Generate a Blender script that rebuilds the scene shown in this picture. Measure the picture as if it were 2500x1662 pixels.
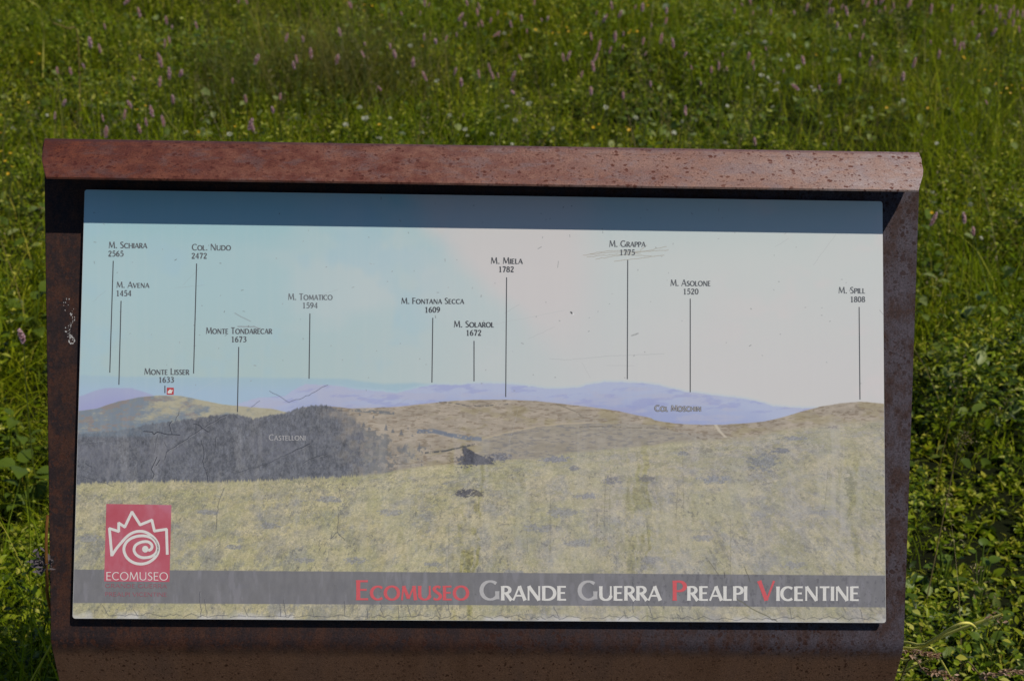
import bpy, bmesh, math, random
import numpy as np
from mathutils import Matrix, Vector
R_ = math.radians
scn = bpy.context.scene
for _o in list(bpy.data.objects): bpy.data.objects.remove(_o)
COL = scn.collection

# ------------------------------------------------------------------ camera, sky, sun, exposure
LEAN = R_(28.368)
ZC = 0.80                                             # height of the panel's centre
PU = np.array([1.0, 0, 0]); PV = np.array([0, math.sin(LEAN), math.cos(LEAN)]); PN = np.array([0, -math.cos(LEAN), math.sin(LEAN)])
PC = np.array([0, 0, ZC])
CAM = PC + np.array([-0.04405822, -1.86521516, 0.92056191])
CX = np.array([0.99925394, -0.02896639, 0.02554421]); CD = np.array([0.01153523, -0.40737173, -0.91318958]); CF = np.array([0.0368578, 0.91280295, -0.40673367])
FPX = 4088.5657
cd = bpy.data.cameras.new('camera'); cam = bpy.data.objects.new('camera', cd); COL.objects.link(cam)
cd.sensor_width = 36; cd.lens = 36 * FPX / 2500; cd.clip_start = 0.05; cd.clip_end = 2000
m = Matrix.Identity(4)
for i in range(3):
    m[i][0] = CX[i]; m[i][1] = -CD[i]; m[i][2] = -CF[i]; m[i][3] = CAM[i]
cam.matrix_world = m
cd.dof.use_dof = True; cd.dof.focus_distance = 2.05; cd.dof.aperture_fstop = 11.5
scn.camera = cam
SUN = 0.33 * PU + 0.557 * PV + 0.763 * PN; SUN = SUN / np.linalg.norm(SUN)
w = bpy.data.worlds.new('World'); scn.world = w; w.use_nodes = True
nt = w.node_tree; bg = nt.nodes['Background']
sky = nt.nodes.new('ShaderNodeTexSky'); sky.sky_type = 'NISHITA'; sky.sun_disc = False
sky.sun_elevation = math.asin(SUN[2]); sky.sun_rotation = math.atan2(SUN[0], SUN[1]); sky.altitude = 1600; sky.dust_density = 0.15; sky.ozone_density = 4.0
nt.links.new(sky.outputs[0], bg.inputs[0]); bg.inputs[1].default_value = 0.072
sl = bpy.data.lights.new('sun', 'SUN'); sl.energy = 3.0; sl.angle = R_(0.53); sl.color = (1.0, 0.94, 0.84)
so = bpy.data.objects.new('sun', sl); COL.objects.link(so); so.location = (3, -4, 8)
so.rotation_euler = Vector(SUN).to_track_quat('Z', 'Y').to_euler()
vs = scn.view_settings; vs.view_transform = 'Standard'; vs.look = 'None'; vs.gamma = 1; vs.use_curve_mapping = False; vs.exposure = 0.0
scn.cycles.max_bounces = 6; scn.cycles.transparent_max_bounces = 8

# ------------------------------------------------------------------ helpers
rng = np.random.default_rng(7); random.seed(7)
def lin(c):
    c = np.asarray(c, float) / 255.0
    return np.where(c <= 0.04045, c / 12.92, ((c + 0.055) / 1.055) ** 2.4)
KP = np.array([0.87, 0.865, 0.86])                   # what a white print would send back in this sun
def alb(r, g, b, k=1.0):
    return tuple(np.clip(lin((r, g, b)) / (KP * k), 0, 0.88))
def link(name, me, mat=None, parent=None):
    o = bpy.data.objects.new(name, me); COL.objects.link(o)
    if mat:
        for mm in (mat if isinstance(mat, (list, tuple)) else [mat]): me.materials.append(mm)
    if parent: o.parent = parent
    return o
def empty(name, loc=(0, 0, 0)):
    o = bpy.data.objects.new(name, None); COL.objects.link(o); o.location = loc; o.empty_display_size = 0.05
    return o
def tag(o, label=None, cat=None, group=None, kind=None):
    if label: o['label'] = label
    if cat: o['category'] = cat
    if group: o['group'] = group
    if kind: o['kind'] = kind
    return o
def np_mesh(name, V, F, smooth=False, mats=None):
    """V (n,3); F (m,4) quads, a repeated last index makes no triangle here"""
    V = np.asarray(V, np.float32); F = np.asarray(F, np.int32); k = F.shape[1]
    me = bpy.data.meshes.new(name)
    me.vertices.add(len(V)); me.vertices.foreach_set('co', V.ravel())
    me.loops.add(F.size); me.loops.foreach_set('vertex_index', F.ravel())
    me.polygons.add(len(F)); me.polygons.foreach_set('loop_start', np.arange(0, F.size, k, dtype=np.int32))
    if mats is not None: me.polygons.foreach_set('material_index', np.asarray(mats, np.int32))
    me.polygons.foreach_set('use_smooth', np.full(len(F), smooth))
    me.update(calc_edges=True)
    return me
def P(u, v, n=0.0):
    return PC + np.multiply.outer(u, PU) + np.multiply.outer(v, PV) + np.multiply.outer(n, PN)
def on_panel(px, py, n=0.0):
    """a spot on the plane n above the board (photo pixels, 2500 wide) -> board coordinates u, v"""
    d = CF + (np.asarray(px, float) - 1250)[..., None] / FPX * CX + (np.asarray(py, float) - 831)[..., None] / FPX * CD
    o = CAM - PC
    t = (n - o @ PN) / (d @ PN)
    h = o + d * t[..., None]
    return h @ PU, h @ PV
def to_photo(u, v, n=0.0):
    q = P(u, v, n) - CAM
    z = q @ CF
    return 1250 + FPX * (q @ CX) / z, 831 + FPX * (q @ CD) / z
def ground_at(px, py, z=0.0):
    d = CF + (px - 1250) / FPX * CX + (py - 831) / FPX * CD
    t = (z - CAM[2]) / d[2]
    return CAM + d * t

# node material helper
class NM:
    def __init__(s, name):
        s.m = bpy.data.materials.new(name); s.m.use_nodes = True; s.t = s.m.node_tree; s.b = s.t.nodes['Principled BSDF']; s.out = s.t.nodes['Material Output']
    def n(s, typ, **kw):
        x = s.t.nodes.new(typ)
        for k, v in kw.items(): setattr(x, k, v)
        return x
    def l(s, a, b): s.t.links.new(a, b)
    def co(s):
        return s.n('ShaderNodeNewGeometry').outputs['Position']
    def noise(s, co, scale, detail=4, rough=0.55, dist=0.0):
        x = s.n('ShaderNodeTexNoise'); x.inputs['Scale'].default_value = scale; x.inputs['Detail'].default_value = detail; x.inputs['Roughness'].default_value = rough; x.inputs['Distortion'].default_value = dist
        s.l(co, x.inputs['Vector']); return x.outputs['Fac']
    def scale(s, co, v):
        x = s.n('ShaderNodeMapping'); x.inputs['Scale'].default_value = v; s.l(co, x.inputs['Vector']); return x.outputs[0]
    def ramp(s, f, stops):
        x = s.n('ShaderNodeValToRGB'); e = x.color_ramp.elements
        while len(e) > 1: e.remove(e[-1])
        for i, (p, c) in enumerate(stops):
            c = (c, c, c) if isinstance(c, (int, float)) else c
            el = e[0] if i == 0 else e.new(p)
            el.position = p; el.color = (*c[:3], 1)
        s.l(f, x.inputs[0]); return x.outputs[0]
    def mix(s, f, a, b, mode='MIX'):
        x = s.n('ShaderNodeMix', data_type='RGBA', blend_type=mode)
        for sock, v in ((x.inputs[0], f), (x.inputs[6], a), (x.inputs[7], b)):
            if hasattr(v, 'is_output'): s.l(v, sock)
            elif isinstance(v, (int, float)): sock.default_value = v
            else: sock.default_value = (*v[:3], 1)
        return x.outputs[2]
    def math(s, op, a, b=0.0, clamp=False):
        x = s.n('ShaderNodeMath', operation=op, use_clamp=clamp)
        for sock, v in ((x.inputs[0], a), (x.inputs[1], b)):
            if hasattr(v, 'is_output'): s.l(v, sock)
            else: sock.default_value = v
        return x.outputs[0]
    def spots(s, co, scale, lo, hi, soft=0.10):
        """round rust spots of random size: 1 inside a spot"""
        v = s.n('ShaderNodeTexVoronoi', feature='F1'); v.inputs['Scale'].default_value = scale; s.l(co, v.inputs['Vector'])
        sep = s.n('ShaderNodeSeparateColor'); s.l(v.outputs['Color'], sep.inputs[0])
        r = s.math('MULTIPLY_ADD', sep.outputs[0], hi - lo); s.t.nodes[-1].inputs[2].default_value = lo
        d = s.math('SUBTRACT', r, v.outputs['Distance'])
        return s.math('MULTIPLY', d, 1.0 / soft, True)
    def col(s, c): s.l(c, s.b.inputs['Base Color']); return s
    def rough(s, r, spec=0.4):
        if hasattr(r, 'is_output'): s.l(r, s.b.inputs['Roughness'])
        else: s.b.inputs['Roughness'].default_value = r
        s.b.inputs['Specular IOR Level'].default_value = spec; return s
    def bump(s, h, strength, dist):
        x = s.n('ShaderNodeBump'); x.inputs['Strength'].default_value = strength; x.inputs['Distance'].default_value = dist
        s.l(h, x.inputs['Height']); s.l(x.outputs[0], s.b.inputs['Normal']); return s
def plain(name, c, rough=0.6, spec=0.3, var=0.0, vscale=200):
    a = NM(name)
    if var:
        f = a.noise(a.co(), vscale, 3)
        a.col(a.mix(f, tuple(x * (1 - var) for x in c), tuple(min(1, x * (1 + var)) for x in c)))
    else: a.b.inputs['Base Color'].default_value = (*c, 1)
    return a.rough(rough, spec).m

# ------------------------------------------------------------------ rust materials
def warp(a, co, amt=0.0065, scale=170):
    n = a.n('ShaderNodeTexNoise'); n.inputs['Scale'].default_value = scale; n.inputs['Detail'].default_value = 2; a.l(co, n.inputs['Vector'])
    v = a.n('ShaderNodeVectorMath', operation='SCALE'); a.l(n.outputs['Color'], v.inputs[0]); v.inputs['Scale'].default_value = amt
    w_ = a.n('ShaderNodeVectorMath', operation='ADD'); a.l(co, w_.inputs[0]); a.l(v.outputs[0], w_.inputs[1]); return w_.outputs[0]
def hood_mat():
    a = NM('rust_hood_painted_sheen'); co = a.co(); wc = warp(a, co)
    x = a.n('ShaderNodeSeparateXYZ'); a.l(co, x.inputs[0])
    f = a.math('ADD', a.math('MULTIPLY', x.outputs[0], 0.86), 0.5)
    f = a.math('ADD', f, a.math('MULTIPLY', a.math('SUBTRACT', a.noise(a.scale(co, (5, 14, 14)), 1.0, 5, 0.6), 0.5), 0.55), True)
    base = a.ramp(f, [(0.0, (0.082, 0.022, 0.014)), (0.32, (0.128, 0.040, 0.027)), (0.58, (0.198, 0.090, 0.068)), (0.85, (0.315, 0.210, 0.175)), (1.0, (0.39, 0.30, 0.275))])  # rust tones, with glossy sheen painted in as paler colour toward the right
    mott = a.ramp(a.noise(co, 46, 6, 0.7), [(0.42, 0.0), (0.60, 1.0)])
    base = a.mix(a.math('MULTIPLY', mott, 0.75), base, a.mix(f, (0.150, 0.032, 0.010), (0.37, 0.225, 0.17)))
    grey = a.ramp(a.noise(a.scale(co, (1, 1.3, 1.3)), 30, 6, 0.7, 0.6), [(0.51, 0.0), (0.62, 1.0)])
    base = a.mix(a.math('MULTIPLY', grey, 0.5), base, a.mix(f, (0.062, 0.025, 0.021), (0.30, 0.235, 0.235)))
    dens = a.ramp(a.noise(co, 12, 3, 0.6), [(0.34, 0.6), (0.50, 1.0)])
    s1 = a.spots(wc, 120, -0.06, 0.42, 0.07); s2 = a.spots(wc, 235, -0.04, 0.44, 0.10)
    s = a.math('MULTIPLY', a.math('MAXIMUM', s1, a.math('MULTIPLY', s2, 0.8)), dens)
    base = a.mix(a.math('MULTIPLY', s, 0.9), base, a.mix(f, (0.060, 0.011, 0.007), (0.125, 0.040, 0.024)))
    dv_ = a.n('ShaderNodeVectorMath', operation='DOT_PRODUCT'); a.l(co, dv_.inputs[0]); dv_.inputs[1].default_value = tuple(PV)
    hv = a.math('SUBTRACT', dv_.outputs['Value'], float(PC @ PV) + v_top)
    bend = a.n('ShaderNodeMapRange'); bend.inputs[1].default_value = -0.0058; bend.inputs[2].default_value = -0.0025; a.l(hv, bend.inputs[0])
    base = a.mix(a.math('MULTIPLY', bend.outputs[0], 0.6), base, a.mix(f, (0.045, 0.022, 0.026), (0.15, 0.075, 0.085)))  # shade of the turned-away bend painted in as a darker strip
    mill = a.math('LESS_THAN', a.math('ABSOLUTE', a.math('ADD', hv, 0.0118)), 0.00028)
    base = a.mix(a.math('MULTIPLY', mill, a.ramp(a.noise(co, 16, 3), [(0.36, 0.0), (0.5, 0.6)])), base, (0.07, 0.03, 0.025))
    pale = a.math('MULTIPLY', a.spots(wc, 70, -0.3, 0.55, 0.4), a.ramp(f, [(0.78, 0.0), (0.95, 0.8)]))
    base = a.mix(a.math('MULTIPLY', pale, a.ramp(a.noise(co, 130, 4), [(0.42, 0.0), (0.56, 1.0)])), base, (0.52, 0.44, 0.42))  # pale blotches add to the sheen painted on the right end
    g = a.noise(co, 520, 3, 0.8)
    base = a.mix(0.8, base, a.ramp(g, [(0.32, 0.28), (0.68, 0.74)]), 'OVERLAY')
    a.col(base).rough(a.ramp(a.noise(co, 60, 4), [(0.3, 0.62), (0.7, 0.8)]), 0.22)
    a.bump(a.math('SUBTRACT', g, a.math('MULTIPLY', s, 0.5)), 0.35, 0.0006); return a.m
def plate_mat():
    a = NM('dark_rusted_steel'); co = a.co(); wc = warp(a, co)
    x = a.n('ShaderNodeSeparateXYZ'); a.l(co, x.inputs[0])
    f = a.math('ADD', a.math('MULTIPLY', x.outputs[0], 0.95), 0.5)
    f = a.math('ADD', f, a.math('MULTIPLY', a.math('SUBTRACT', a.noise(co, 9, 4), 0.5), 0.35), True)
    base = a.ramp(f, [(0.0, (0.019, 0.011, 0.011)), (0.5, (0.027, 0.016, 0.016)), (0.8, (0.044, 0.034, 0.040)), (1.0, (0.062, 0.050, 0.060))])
    red = a.ramp(a.noise(a.scale(co, (1.6, 0.9, 0.9)), 30, 6, 0.72), [(0.44, 0.0), (0.60, 1.0)])
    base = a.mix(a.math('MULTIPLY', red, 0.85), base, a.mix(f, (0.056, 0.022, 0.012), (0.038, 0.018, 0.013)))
    dens = a.ramp(a.noise(co, 13, 3), [(0.36, 0.3), (0.56, 1.0)])
    s = a.math('MULTIPLY', a.math('MAXIMUM', a.spots(wc, 120, -0.02, 0.50, 0.08), a.spots(wc, 230, -0.02, 0.48, 0.10)), dens)
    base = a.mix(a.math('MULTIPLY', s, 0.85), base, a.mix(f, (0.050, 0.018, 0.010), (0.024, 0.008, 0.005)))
    g = a.noise(co, 520, 3, 0.8)
    base = a.mix(0.9, base, a.ramp(g, [(0.32, 0.22), (0.68, 0.80)]), 'OVERLAY')
    # browner rust blended in below the lower bend
    lo_ = a.ramp(a.noise(a.scale(co, (2.2, 2.2, 0.5)), 9, 5, 0.6), [(0.3, (0.112, 0.056, 0.033)), (0.5, (0.135, 0.070, 0.043)), (0.72, (0.105, 0.058, 0.040))])
    s3 = a.math('MULTIPLY', a.math('MAXIMUM', a.spots(wc, 150, -0.20, 0.42, 0.10), a.spots(wc, 270, -0.2, 0.42, 0.10)), dens)
    lo_ = a.mix(a.math('MULTIPLY', s3, 0.9), lo_, (0.040, 0.015, 0.008)); lo_ = a.mix(0.8, lo_, a.ramp(g, [(0.3, 0.30), (0.7, 0.70)]), 'OVERLAY')
    dv_ = a.n('ShaderNodeVectorMath', operation='DOT_PRODUCT'); a.l(co, dv_.inputs[0]); dv_.inputs[1].default_value = tuple(PV)
    hv = a.math('ADD', a.math('SUBTRACT', dv_.outputs['Value'], float(PC @ PV) + v_bot), a.math('MULTIPLY', a.math('SUBTRACT', a.noise(co, 40, 3), 0.5), 0.010))
    mr = a.n('ShaderNodeMapRange', interpolation_type='SMOOTHSTEP'); mr.inputs[1].default_value = -0.010; mr.inputs[2].default_value = -0.030; a.l(hv, mr.inputs[0])
    base = a.mix(mr.outputs[0], base, lo_)
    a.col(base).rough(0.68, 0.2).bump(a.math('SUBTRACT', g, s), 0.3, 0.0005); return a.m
# ------------------------------------------------------------------ the information board
board = tag(empty('information_board', (0, 0.18, 0)), 'rusty steel lectern board carrying a faded mountain panorama panel', 'information board')
def sheet(name, prof, th, mat, parent, ends=False):
    """folded sheet metal: prof rows (n, v, uleft, uright) along the outer face; th goes to the inner side (left normal of the path)"""
    pts = np.array(prof, float); q = pts[:, :2]
    d = np.gradient(q, axis=0)
    d[0] = q[1] - q[0]; d[-1] = q[-1] - q[-2]
    d /= np.linalg.norm(d, axis=1)[:, None]
    nr = np.c_[-d[:, 1], d[:, 0]]
    ins = q + nr * th
    V = []
    for (n, v, a, b), (n2, v2) in zip(pts, ins):
        V += [P(a, v, n), P(b, v, n), P(b, v2, n2), P(a, v2, n2)]
    F = []
    for i in range(len(pts) - 1):
        k = 4 * i
        for j in range(4): F.append((k + j, k + (j + 1) % 4, k + 4 + (j + 1) % 4, k + 4 + j))
    F.append((0, 3, 2, 1)); k = 4 * (len(pts) - 1); F.append((k, k + 1, k + 2, k + 3))
    me = np_mesh(name, np.array(V), F)
    bm = bmesh.new(); bm.from_mesh(me); bmesh.ops.recalc_face_normals(bm, faces=bm.faces)
    for f in bm.faces: f.smooth = True
    for e in bm.edges: e.smooth = (len(e.link_faces) == 2 and e.calc_face_angle(0) < R_(25))
    wl_ = bm.edges.layers.float.new('bevel_weight_edge')
    for e in bm.edges:
        same = len({v_.index // 4 for v_ in e.verts}) == 1
        e[wl_] = 1.0 if len(e.link_faces) == 2 and e.calc_face_angle(0) > R_(40) and (ends or not same) else 0.0
    bm.to_mesh(me); bm.free()
    o = link(name, me, mat, None); o.parent = parent; o.matrix_parent_inverse = parent.matrix_world.inverted()
    bv = o.modifiers.new('edge', 'BEVEL'); bv.width = 0.0009; bv.segments = 2; bv.limit_method = 'WEIGHT'
    return o
bpy.context.view_layer.update()
GAP = 0.015; ST = 0.004                               # stand-off of the print, steel thickness
def edge_u(pts, n):                                   # outline points of the photo on plane n -> arrays v,u
    a = np.array(pts, float); u, v = on_panel(a[:, 0], a[:, 1], n); o = np.argsort(v); return v[o], u[o]
PLT = -GAP
vl, ul = edge_u([(110, 450), (112, 800), (116, 1200), (126, 1560)], PLT)
vr, ur = edge_u([(2244, 490), (2232, 800), (2220, 1200), (2207, 1560)], PLT)
pl = np.polyfit(vl, ul, 1); pr = np.polyfit(vr, ur, 1)
UL = lambda v: float(np.polyval(pl, v)); UR = lambda v: float(np.polyval(pr, v))
v_bot = float(on_panel(np.array([1250.]), np.array([1556.]), PLT)[1][0])
HD = 0.060                                            # how far the hood reaches in front of the print
_, vt = on_panel(np.array([1180.]), np.array([357.]), PLT); v_top = float(vt[0])
_, vf = on_panel(np.array([1180.]), np.array([455.]), HD); v_front = float(vf[0])
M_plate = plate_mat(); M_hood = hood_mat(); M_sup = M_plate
v_seam = v_top - 0.016

# hood: outer face = back of plate, round bend, flange sloping forward and down; ends cut to a blunt point
dirf = np.array([HD - PLT, v_front - v_top]); L = np.linalg.norm(dirf)
ang_end = math.atan2(dirf[1], dirf[0])                # direction of the flange in (n, v)
rb = 0.008
a0, a1 = math.pi, ang_end + math.pi / 2               # outer normals from "back" to the flange's normal
cn = PLT - ST + rb; 
prof = [(PLT - ST, v_seam)]
# centre of bend so that the bend's top is v_top
cv = v_top - rb
for k in range(9):
    a = a0 + (a1 - a0) * k / 8
    prof.append((cn + rb * math.cos(a), cv + rb * math.sin(a)))
p0 = np.array(prof[-1]); 
pend = np.array([HD, v_front])
# slide the far end so the flange leaves the bend tangentially
fd = np.array([math.cos(ang_end), math.sin(ang_end)]); Lf = float((pend - p0) @ fd)
for t in (0.28, 0.36, 0.44, 0.6, 0.78, 0.9, 0.955, 0.985, 1.0): prof.append(tuple(p0 + fd * Lf * t))
wl = {'y': [341, 362, 386, 412, 432, 437.5, 441, 442.5]}
hl = [(341, 108), (362, 104.5), (386.5, 101), (410, 106), (430, 111), (437, 113), (441, 117), (443.5, 123)]
hr = [(374, 2244.5), (396, 2250), (418, 2256), (443, 2248.5), (465, 2242.5), (470, 2240.5), (474, 2236), (476.5, 2228)]
rows = []
for (n, v) in prof:
    yl = to_photo(-0.53, v, n)[1]; yr = to_photo(0.53, v, n)[1]
    xl = np.interp(yl, [a for a, b in hl], [b for a, b in hl]); xr = np.interp(yr, [a for a, b in hr], [b for a, b in hr])
    a = float(on_panel(np.array([xl]), np.array([yl]), n)[0][0]); b = float(on_panel(np.array([xr]), np.array([yr]), n)[0][0])
    rows.append([n, v, a, b])
rows[0][2], rows[0][3] = rows[1][2], rows[1][3]
# path runs up the back and forward: inner side is on the right, so run it reversed
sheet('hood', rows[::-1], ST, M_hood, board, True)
# lower leaf: bends back under the board and runs down to the ground
SA = R_(37.5); rb2 = 0.030
prof2 = []
cn2, cv2 = PLT - rb2, v_bot
for k in range(9):
    a = -SA * k / 8
    prof2.append((cn2 + rb2 * math.cos(a), cv2 + rb2 * math.sin(a)))
dn, dv = -math.sin(SA), -math.cos(SA)
z_end = float(P(0, prof2[-1][1], prof2[-1][0])[2]); dz = float(dn * PN[2] + dv * PV[2])
Ls = (z_end + 0.20) / -dz
for t in (0.12, 0.5, 1.0): prof2.append((prof2[8][0] + dn * Ls * t, prof2[8][1] + dv * Ls * t))
rows2 = []
for i, (n, v) in enumerate(prof2):
    d = math.hypot(n - PLT, v - v_bot)
    rows2.append((n, v, UL(v_bot) + 0.045 * d, UR(v_bot) - 0.045 * d))
sheet('support_leaf', rows2[8:][::-1], ST, M_sup, board)
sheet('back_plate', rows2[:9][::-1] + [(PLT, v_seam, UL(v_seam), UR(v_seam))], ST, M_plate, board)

# white dried drip on the left rim of the steel
def blob_strip(name, pts, mat, parent, n):
    V = []; F = []
    for (px, py, r) in pts:
        u, v = on_panel(np.array([float(px)]), np.array([float(py)]), n); k0 = len(V); rr = r / 2000.0
        K = 7
        for j in range(K):
            a = 2 * math.pi * j / K; q = rr * random.uniform(0.6, 1.25)
            V.append(P(float(u[0]) + q * math.cos(a), float(v[0]) + 1.5 * q * math.sin(a), n + len(F) * 2e-6))
        F.append(list(range(k0, k0 + K)))
    me = bpy.data.meshes.new(name); me.from_pydata([tuple(x) for x in V], [], F); me.update()
    o = link(name, me, mat); o.parent = parent; o.matrix_parent_inverse = parent.matrix_world.inverted(); return o
drip = []
for k in range(85):
    t = random.random()
    if t < 0.75: drip.append((172 + 6 * math.sin(t * 11) + random.gauss(0, 3.2), 765 + 75 * t / 0.75 + random.gauss(0, 2), random.uniform(0.5, 1.7)))
    else:
        a = random.uniform(0, 6.28); drip.append((175 + 6.5 * math.cos(a), 831 + 8 * math.sin(a), random.uniform(0.6, 1.9)))
for k in range(10): drip.append((random.uniform(155, 182), random.uniform(728, 760), random.uniform(0.5, 1.3)))
for q in ((118, 729), (117, 932), (146, 918), (425, 1567), (1068, 1565)): drip.append((*q, 1.3))
M_drip = plain('dried_drip', (0.42, 0.40, 0.38), 0.8, 0.2, 0.3, 900)
blob_strip('dried_splash', [d for d in drip if 150 < d[0] < 400 and 760 < d[1] < 850], M_drip, board, PLT + 0.0002)
blob_strip('dried_splash', [d for d in drip if 150 < d[0] < 400 and d[1] <= 760], M_drip, board, PLT + 0.0002)

# ---- the printed panel
PW, PH, PT = 1.0, 0.52709, 0.004
def round_rect(hw, hh, r, k=5):
    o = []
    for cx, cy, a0_ in ((hw - r, hh - r, 0), (-hw + r, hh - r, 90), (-hw + r, -hh + r, 180), (hw - r, -hh + r, 270)):
        for j in range(k + 1):
            a = R_(a0_ + 90 * j / k); o.append((cx + r * math.cos(a), cy + r * math.sin(a)))
    return o
ol = round_rect(PW / 2, PH / 2, 0.0035); K = len(ol)
V = [P(u, v, 0.0) for u, v in ol] + [P(u, v, -PT) for u, v in ol]
me = bpy.data.meshes.new('printed_panel')
me.from_pydata([tuple(x) for x in V], [], [list(range(K)), list(range(2 * K - 1, K - 1, -1))] + [[j, (j + 1) % K + 0, K + (j + 1) % K, K + j][::-1] for j in range(K)]); me.update()
M_panel = plain('panel_core', (0.50, 0.49, 0.47), 0.5, 0.3, 0.1)
panel = link('printed_panel', me, M_panel); panel.parent = board; panel.matrix_parent_inverse = board.matrix_world.inverted()
bpy.context.view_layer.update()
def sub(name, me, mat):
    o = link(name, me, mat); o.parent = panel; o.matrix_parent_inverse = panel.matrix_world.inverted(); return o
def part(name, me, mat, par=None):
    par = par or board
    o = link(name, me, mat); o.parent = par; o.matrix_parent_inverse = par.matrix_world.inverted(); return o
for su in (-0.42, 0, 0.42):
    for sv in (-0.2, 0.2):
        bm = bmesh.new(); bmesh.ops.create_cone(bm, segments=20, radius1=0.012, radius2=0.012, depth=GAP - PT, cap_ends=True)
        mt = Matrix.Identity(4); c = P(su, sv, -PT - (GAP - PT) / 2)
        for i in range(3): mt[i][0] = PU[i]; mt[i][1] = PV[i]; mt[i][2] = PN[i]; mt[i][3] = c[i]
        bm.transform(mt); sm = bpy.data.meshes.new('spacer'); bm.to_mesh(sm); bm.free(); part('spacer', sm, M_plate)

# ---- the picture: a photograph printed on the panel, laid down as one colour per point of a fine grid
NU, NV = 1640, 864
uu = np.linspace(-PW / 2 + 0.0004, PW / 2 - 0.0004, NU); vv = np.linspace(-PH / 2 + 0.0004, PH / 2 - 0.0004, NV)
GU, GV = np.meshgrid(uu, vv)
X, Y = to_photo(GU.ravel(), GV.ravel()); X = (X / 1.0598).reshape(NV, NU).astype(np.float32); Y = (Y / 1.0598).reshape(NV, NU).astype(np.float32)
def vnoise(x, y, seed):
    g = np.random.default_rng(seed).random((256, 256)).astype(np.float32)
    xi = np.floor(x).astype(np.int32); yi = np.floor(y).astype(np.int32); fx = x - xi; fy = y - yi
    fx = fx * fx * (3 - 2 * fx); fy = fy * fy * (3 - 2 * fy)
    x0 = xi & 255; x1 = (xi + 1) & 255; y0 = yi & 255; y1 = (yi + 1) & 255
    return (g[y0, x0] * (1 - fx) + g[y0, x1] * fx) * (1 - fy) + (g[y1, x0] * (1 - fx) + g[y1, x1] * fx) * fy
def fbm(x, y, seed, oct=5, gain=0.55):
    a, s, t = 1.0, 0.0, 0.0
    for k in range(oct):
        s = s + a * vnoise(x * 2 ** k + 17.3 * k, y * 2 ** k + 9.1 * k, seed + k); t += a; a *= gain
    return s / t
def ss(a, b, x): t = np.clip((x - a) / (b - a), 0, 1); return t * t * (3 - 2 * t)
IMG = np.zeros((NV, NU, 3), np.float32)
def c3(r, g, b): return np.array([r, g, b], np.float32)
def over(mask, col): 
    global IMG
    IMG = IMG * (1 - mask[..., None]) + np.asarray(col, np.float32) * mask[..., None]
def ridge(pts, rough=0.0, rs=20, seed=1):
    p = np.array(pts, float); y = np.interp(X, p[:, 0], p[:, 1])
    if rough: y = y + (fbm(X / rs, X * 0 + 3.3, seed, 4) - 0.5) * rough
    return y
def q4(*p): return [((x / 2.949) / 1.0598, (y / 2.949 + 800) / 1.0598) for x, y in p]       # spots measured in three enlarged views
def q5(*p): return [((x / 2.949 + 800) / 1.0598, (y / 2.949 + 800) / 1.0598) for x, y in p]
def q6(*p): return [((x / 2.621 + 1600) / 1.0598, (y / 2.621 + 800) / 1.0598) for x, y in p]
# sky
t = ss(500, 1700, X); tv = ss(470, 900, Y)
IMG[:] = c3(165, 189, 191) * (1 - t[..., None]) + c3(193, 196, 192) * t[..., None]
over(0.8 * ss(620, 440, Y) * (1 - ss(500, 1900, X) * .7), c3(143, 184, 192)); over(0.75 * ss(640, 880, Y) * (1 - t), c3(170, 186, 183)); over(0.7 * ss(560, 900, Y) * t, c3(199, 192, 189))
edge = 968 + (Y - 520) * np.where(Y < 520, 0.2, 1.05) + 6 * (fbm(Y / 40, X / 90, 5, 3) - 0.5)
wed = ss(-45, 55, X - edge + 46 * (fbm(X / 120, Y / 90, 7, 4) - .5)) * (1 - ss(-70, 70, X - (1362 - np.maximum(0, Y - 640) * 0.04))) * (1 - 0.8 * ss(680, 900, Y))
over(0.85 * wed, c3(200, 192, 189))
over(.35 * ss(.45, .7, fbm(X / 260, Y / 170, 9, 4)) * ss(300, 900, X), c3(198, 196, 193))
over(0.6 * ss(0.52, 0.7, fbm(X / 160, Y / 110, 21, 4)) * ss(1500, 1900, X), c3(203, 194, 191))
over(0.45 * ss(0.52, 0.7, fbm(X / 120, Y / 120, 31, 4)) * (1 - ss(900, 1100, X)), c3(158, 186, 196))
over(0.3 * ss(120, 0, np.hypot((X - 1005), (Y - 660))), c3(192, 192, 190))
# far ridges
far = ridge([(150, 862), (300, 866), (560, 868), (700, 869), (800, 872), (880, 882), (960, 880), (1010, 885), (1100, 905), (2100, 930)], 3, 18, 40)
over(ss(-3, 6, Y - far) * (1 - ss(1000, 1080, X)), c3(159, 181, 190)); over(0.8 * ss(4, 40, Y - far) * (1 - ss(900, 1000, X)), c3(160, 180, 198))
pur = ridge(q4((500, 520), (600, 480), (700, 445), (760, 432), (850, 428), (950, 432), (1040, 460), (1120, 490), (1260, 540)), 3, 14, 43)
over(ss(-1, 3, Y - pur) * (X < 420), c3(160, 164, 190)); over(0.6 * ss(0, 45, Y - pur) * (X < 420), c3(150, 150, 190))
sk = q4((1600, 575), (1690, 552), (1850, 502), (2050, 488), (2120, 440), (2200, 402), (2290, 408), (2359, 410)) + q5((60, 412), (200, 440), (400, 455), (500, 470), (560, 452), (640, 430), (780, 405), (880, 411), (980, 405), (1060, 395), (1250, 400), (1420, 415), (1560, 435), (1800, 430), (1900, 400), (2000, 388), (2200, 392), (2359, 405)) + q6((100, 385), (210, 410), (380, 430), (560, 450), (700, 480), (760, 500), (850, 508), (1000, 512), (1200, 530))
mid = ridge(sk, 4, 10, 47)
mm_ = ss(-1, 2.5, Y - mid) * (X > 545)
over(0.5 * ss(-7, 0, Y - mid) * ss(700, 900, X), c3(176, 190, 200))
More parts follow.
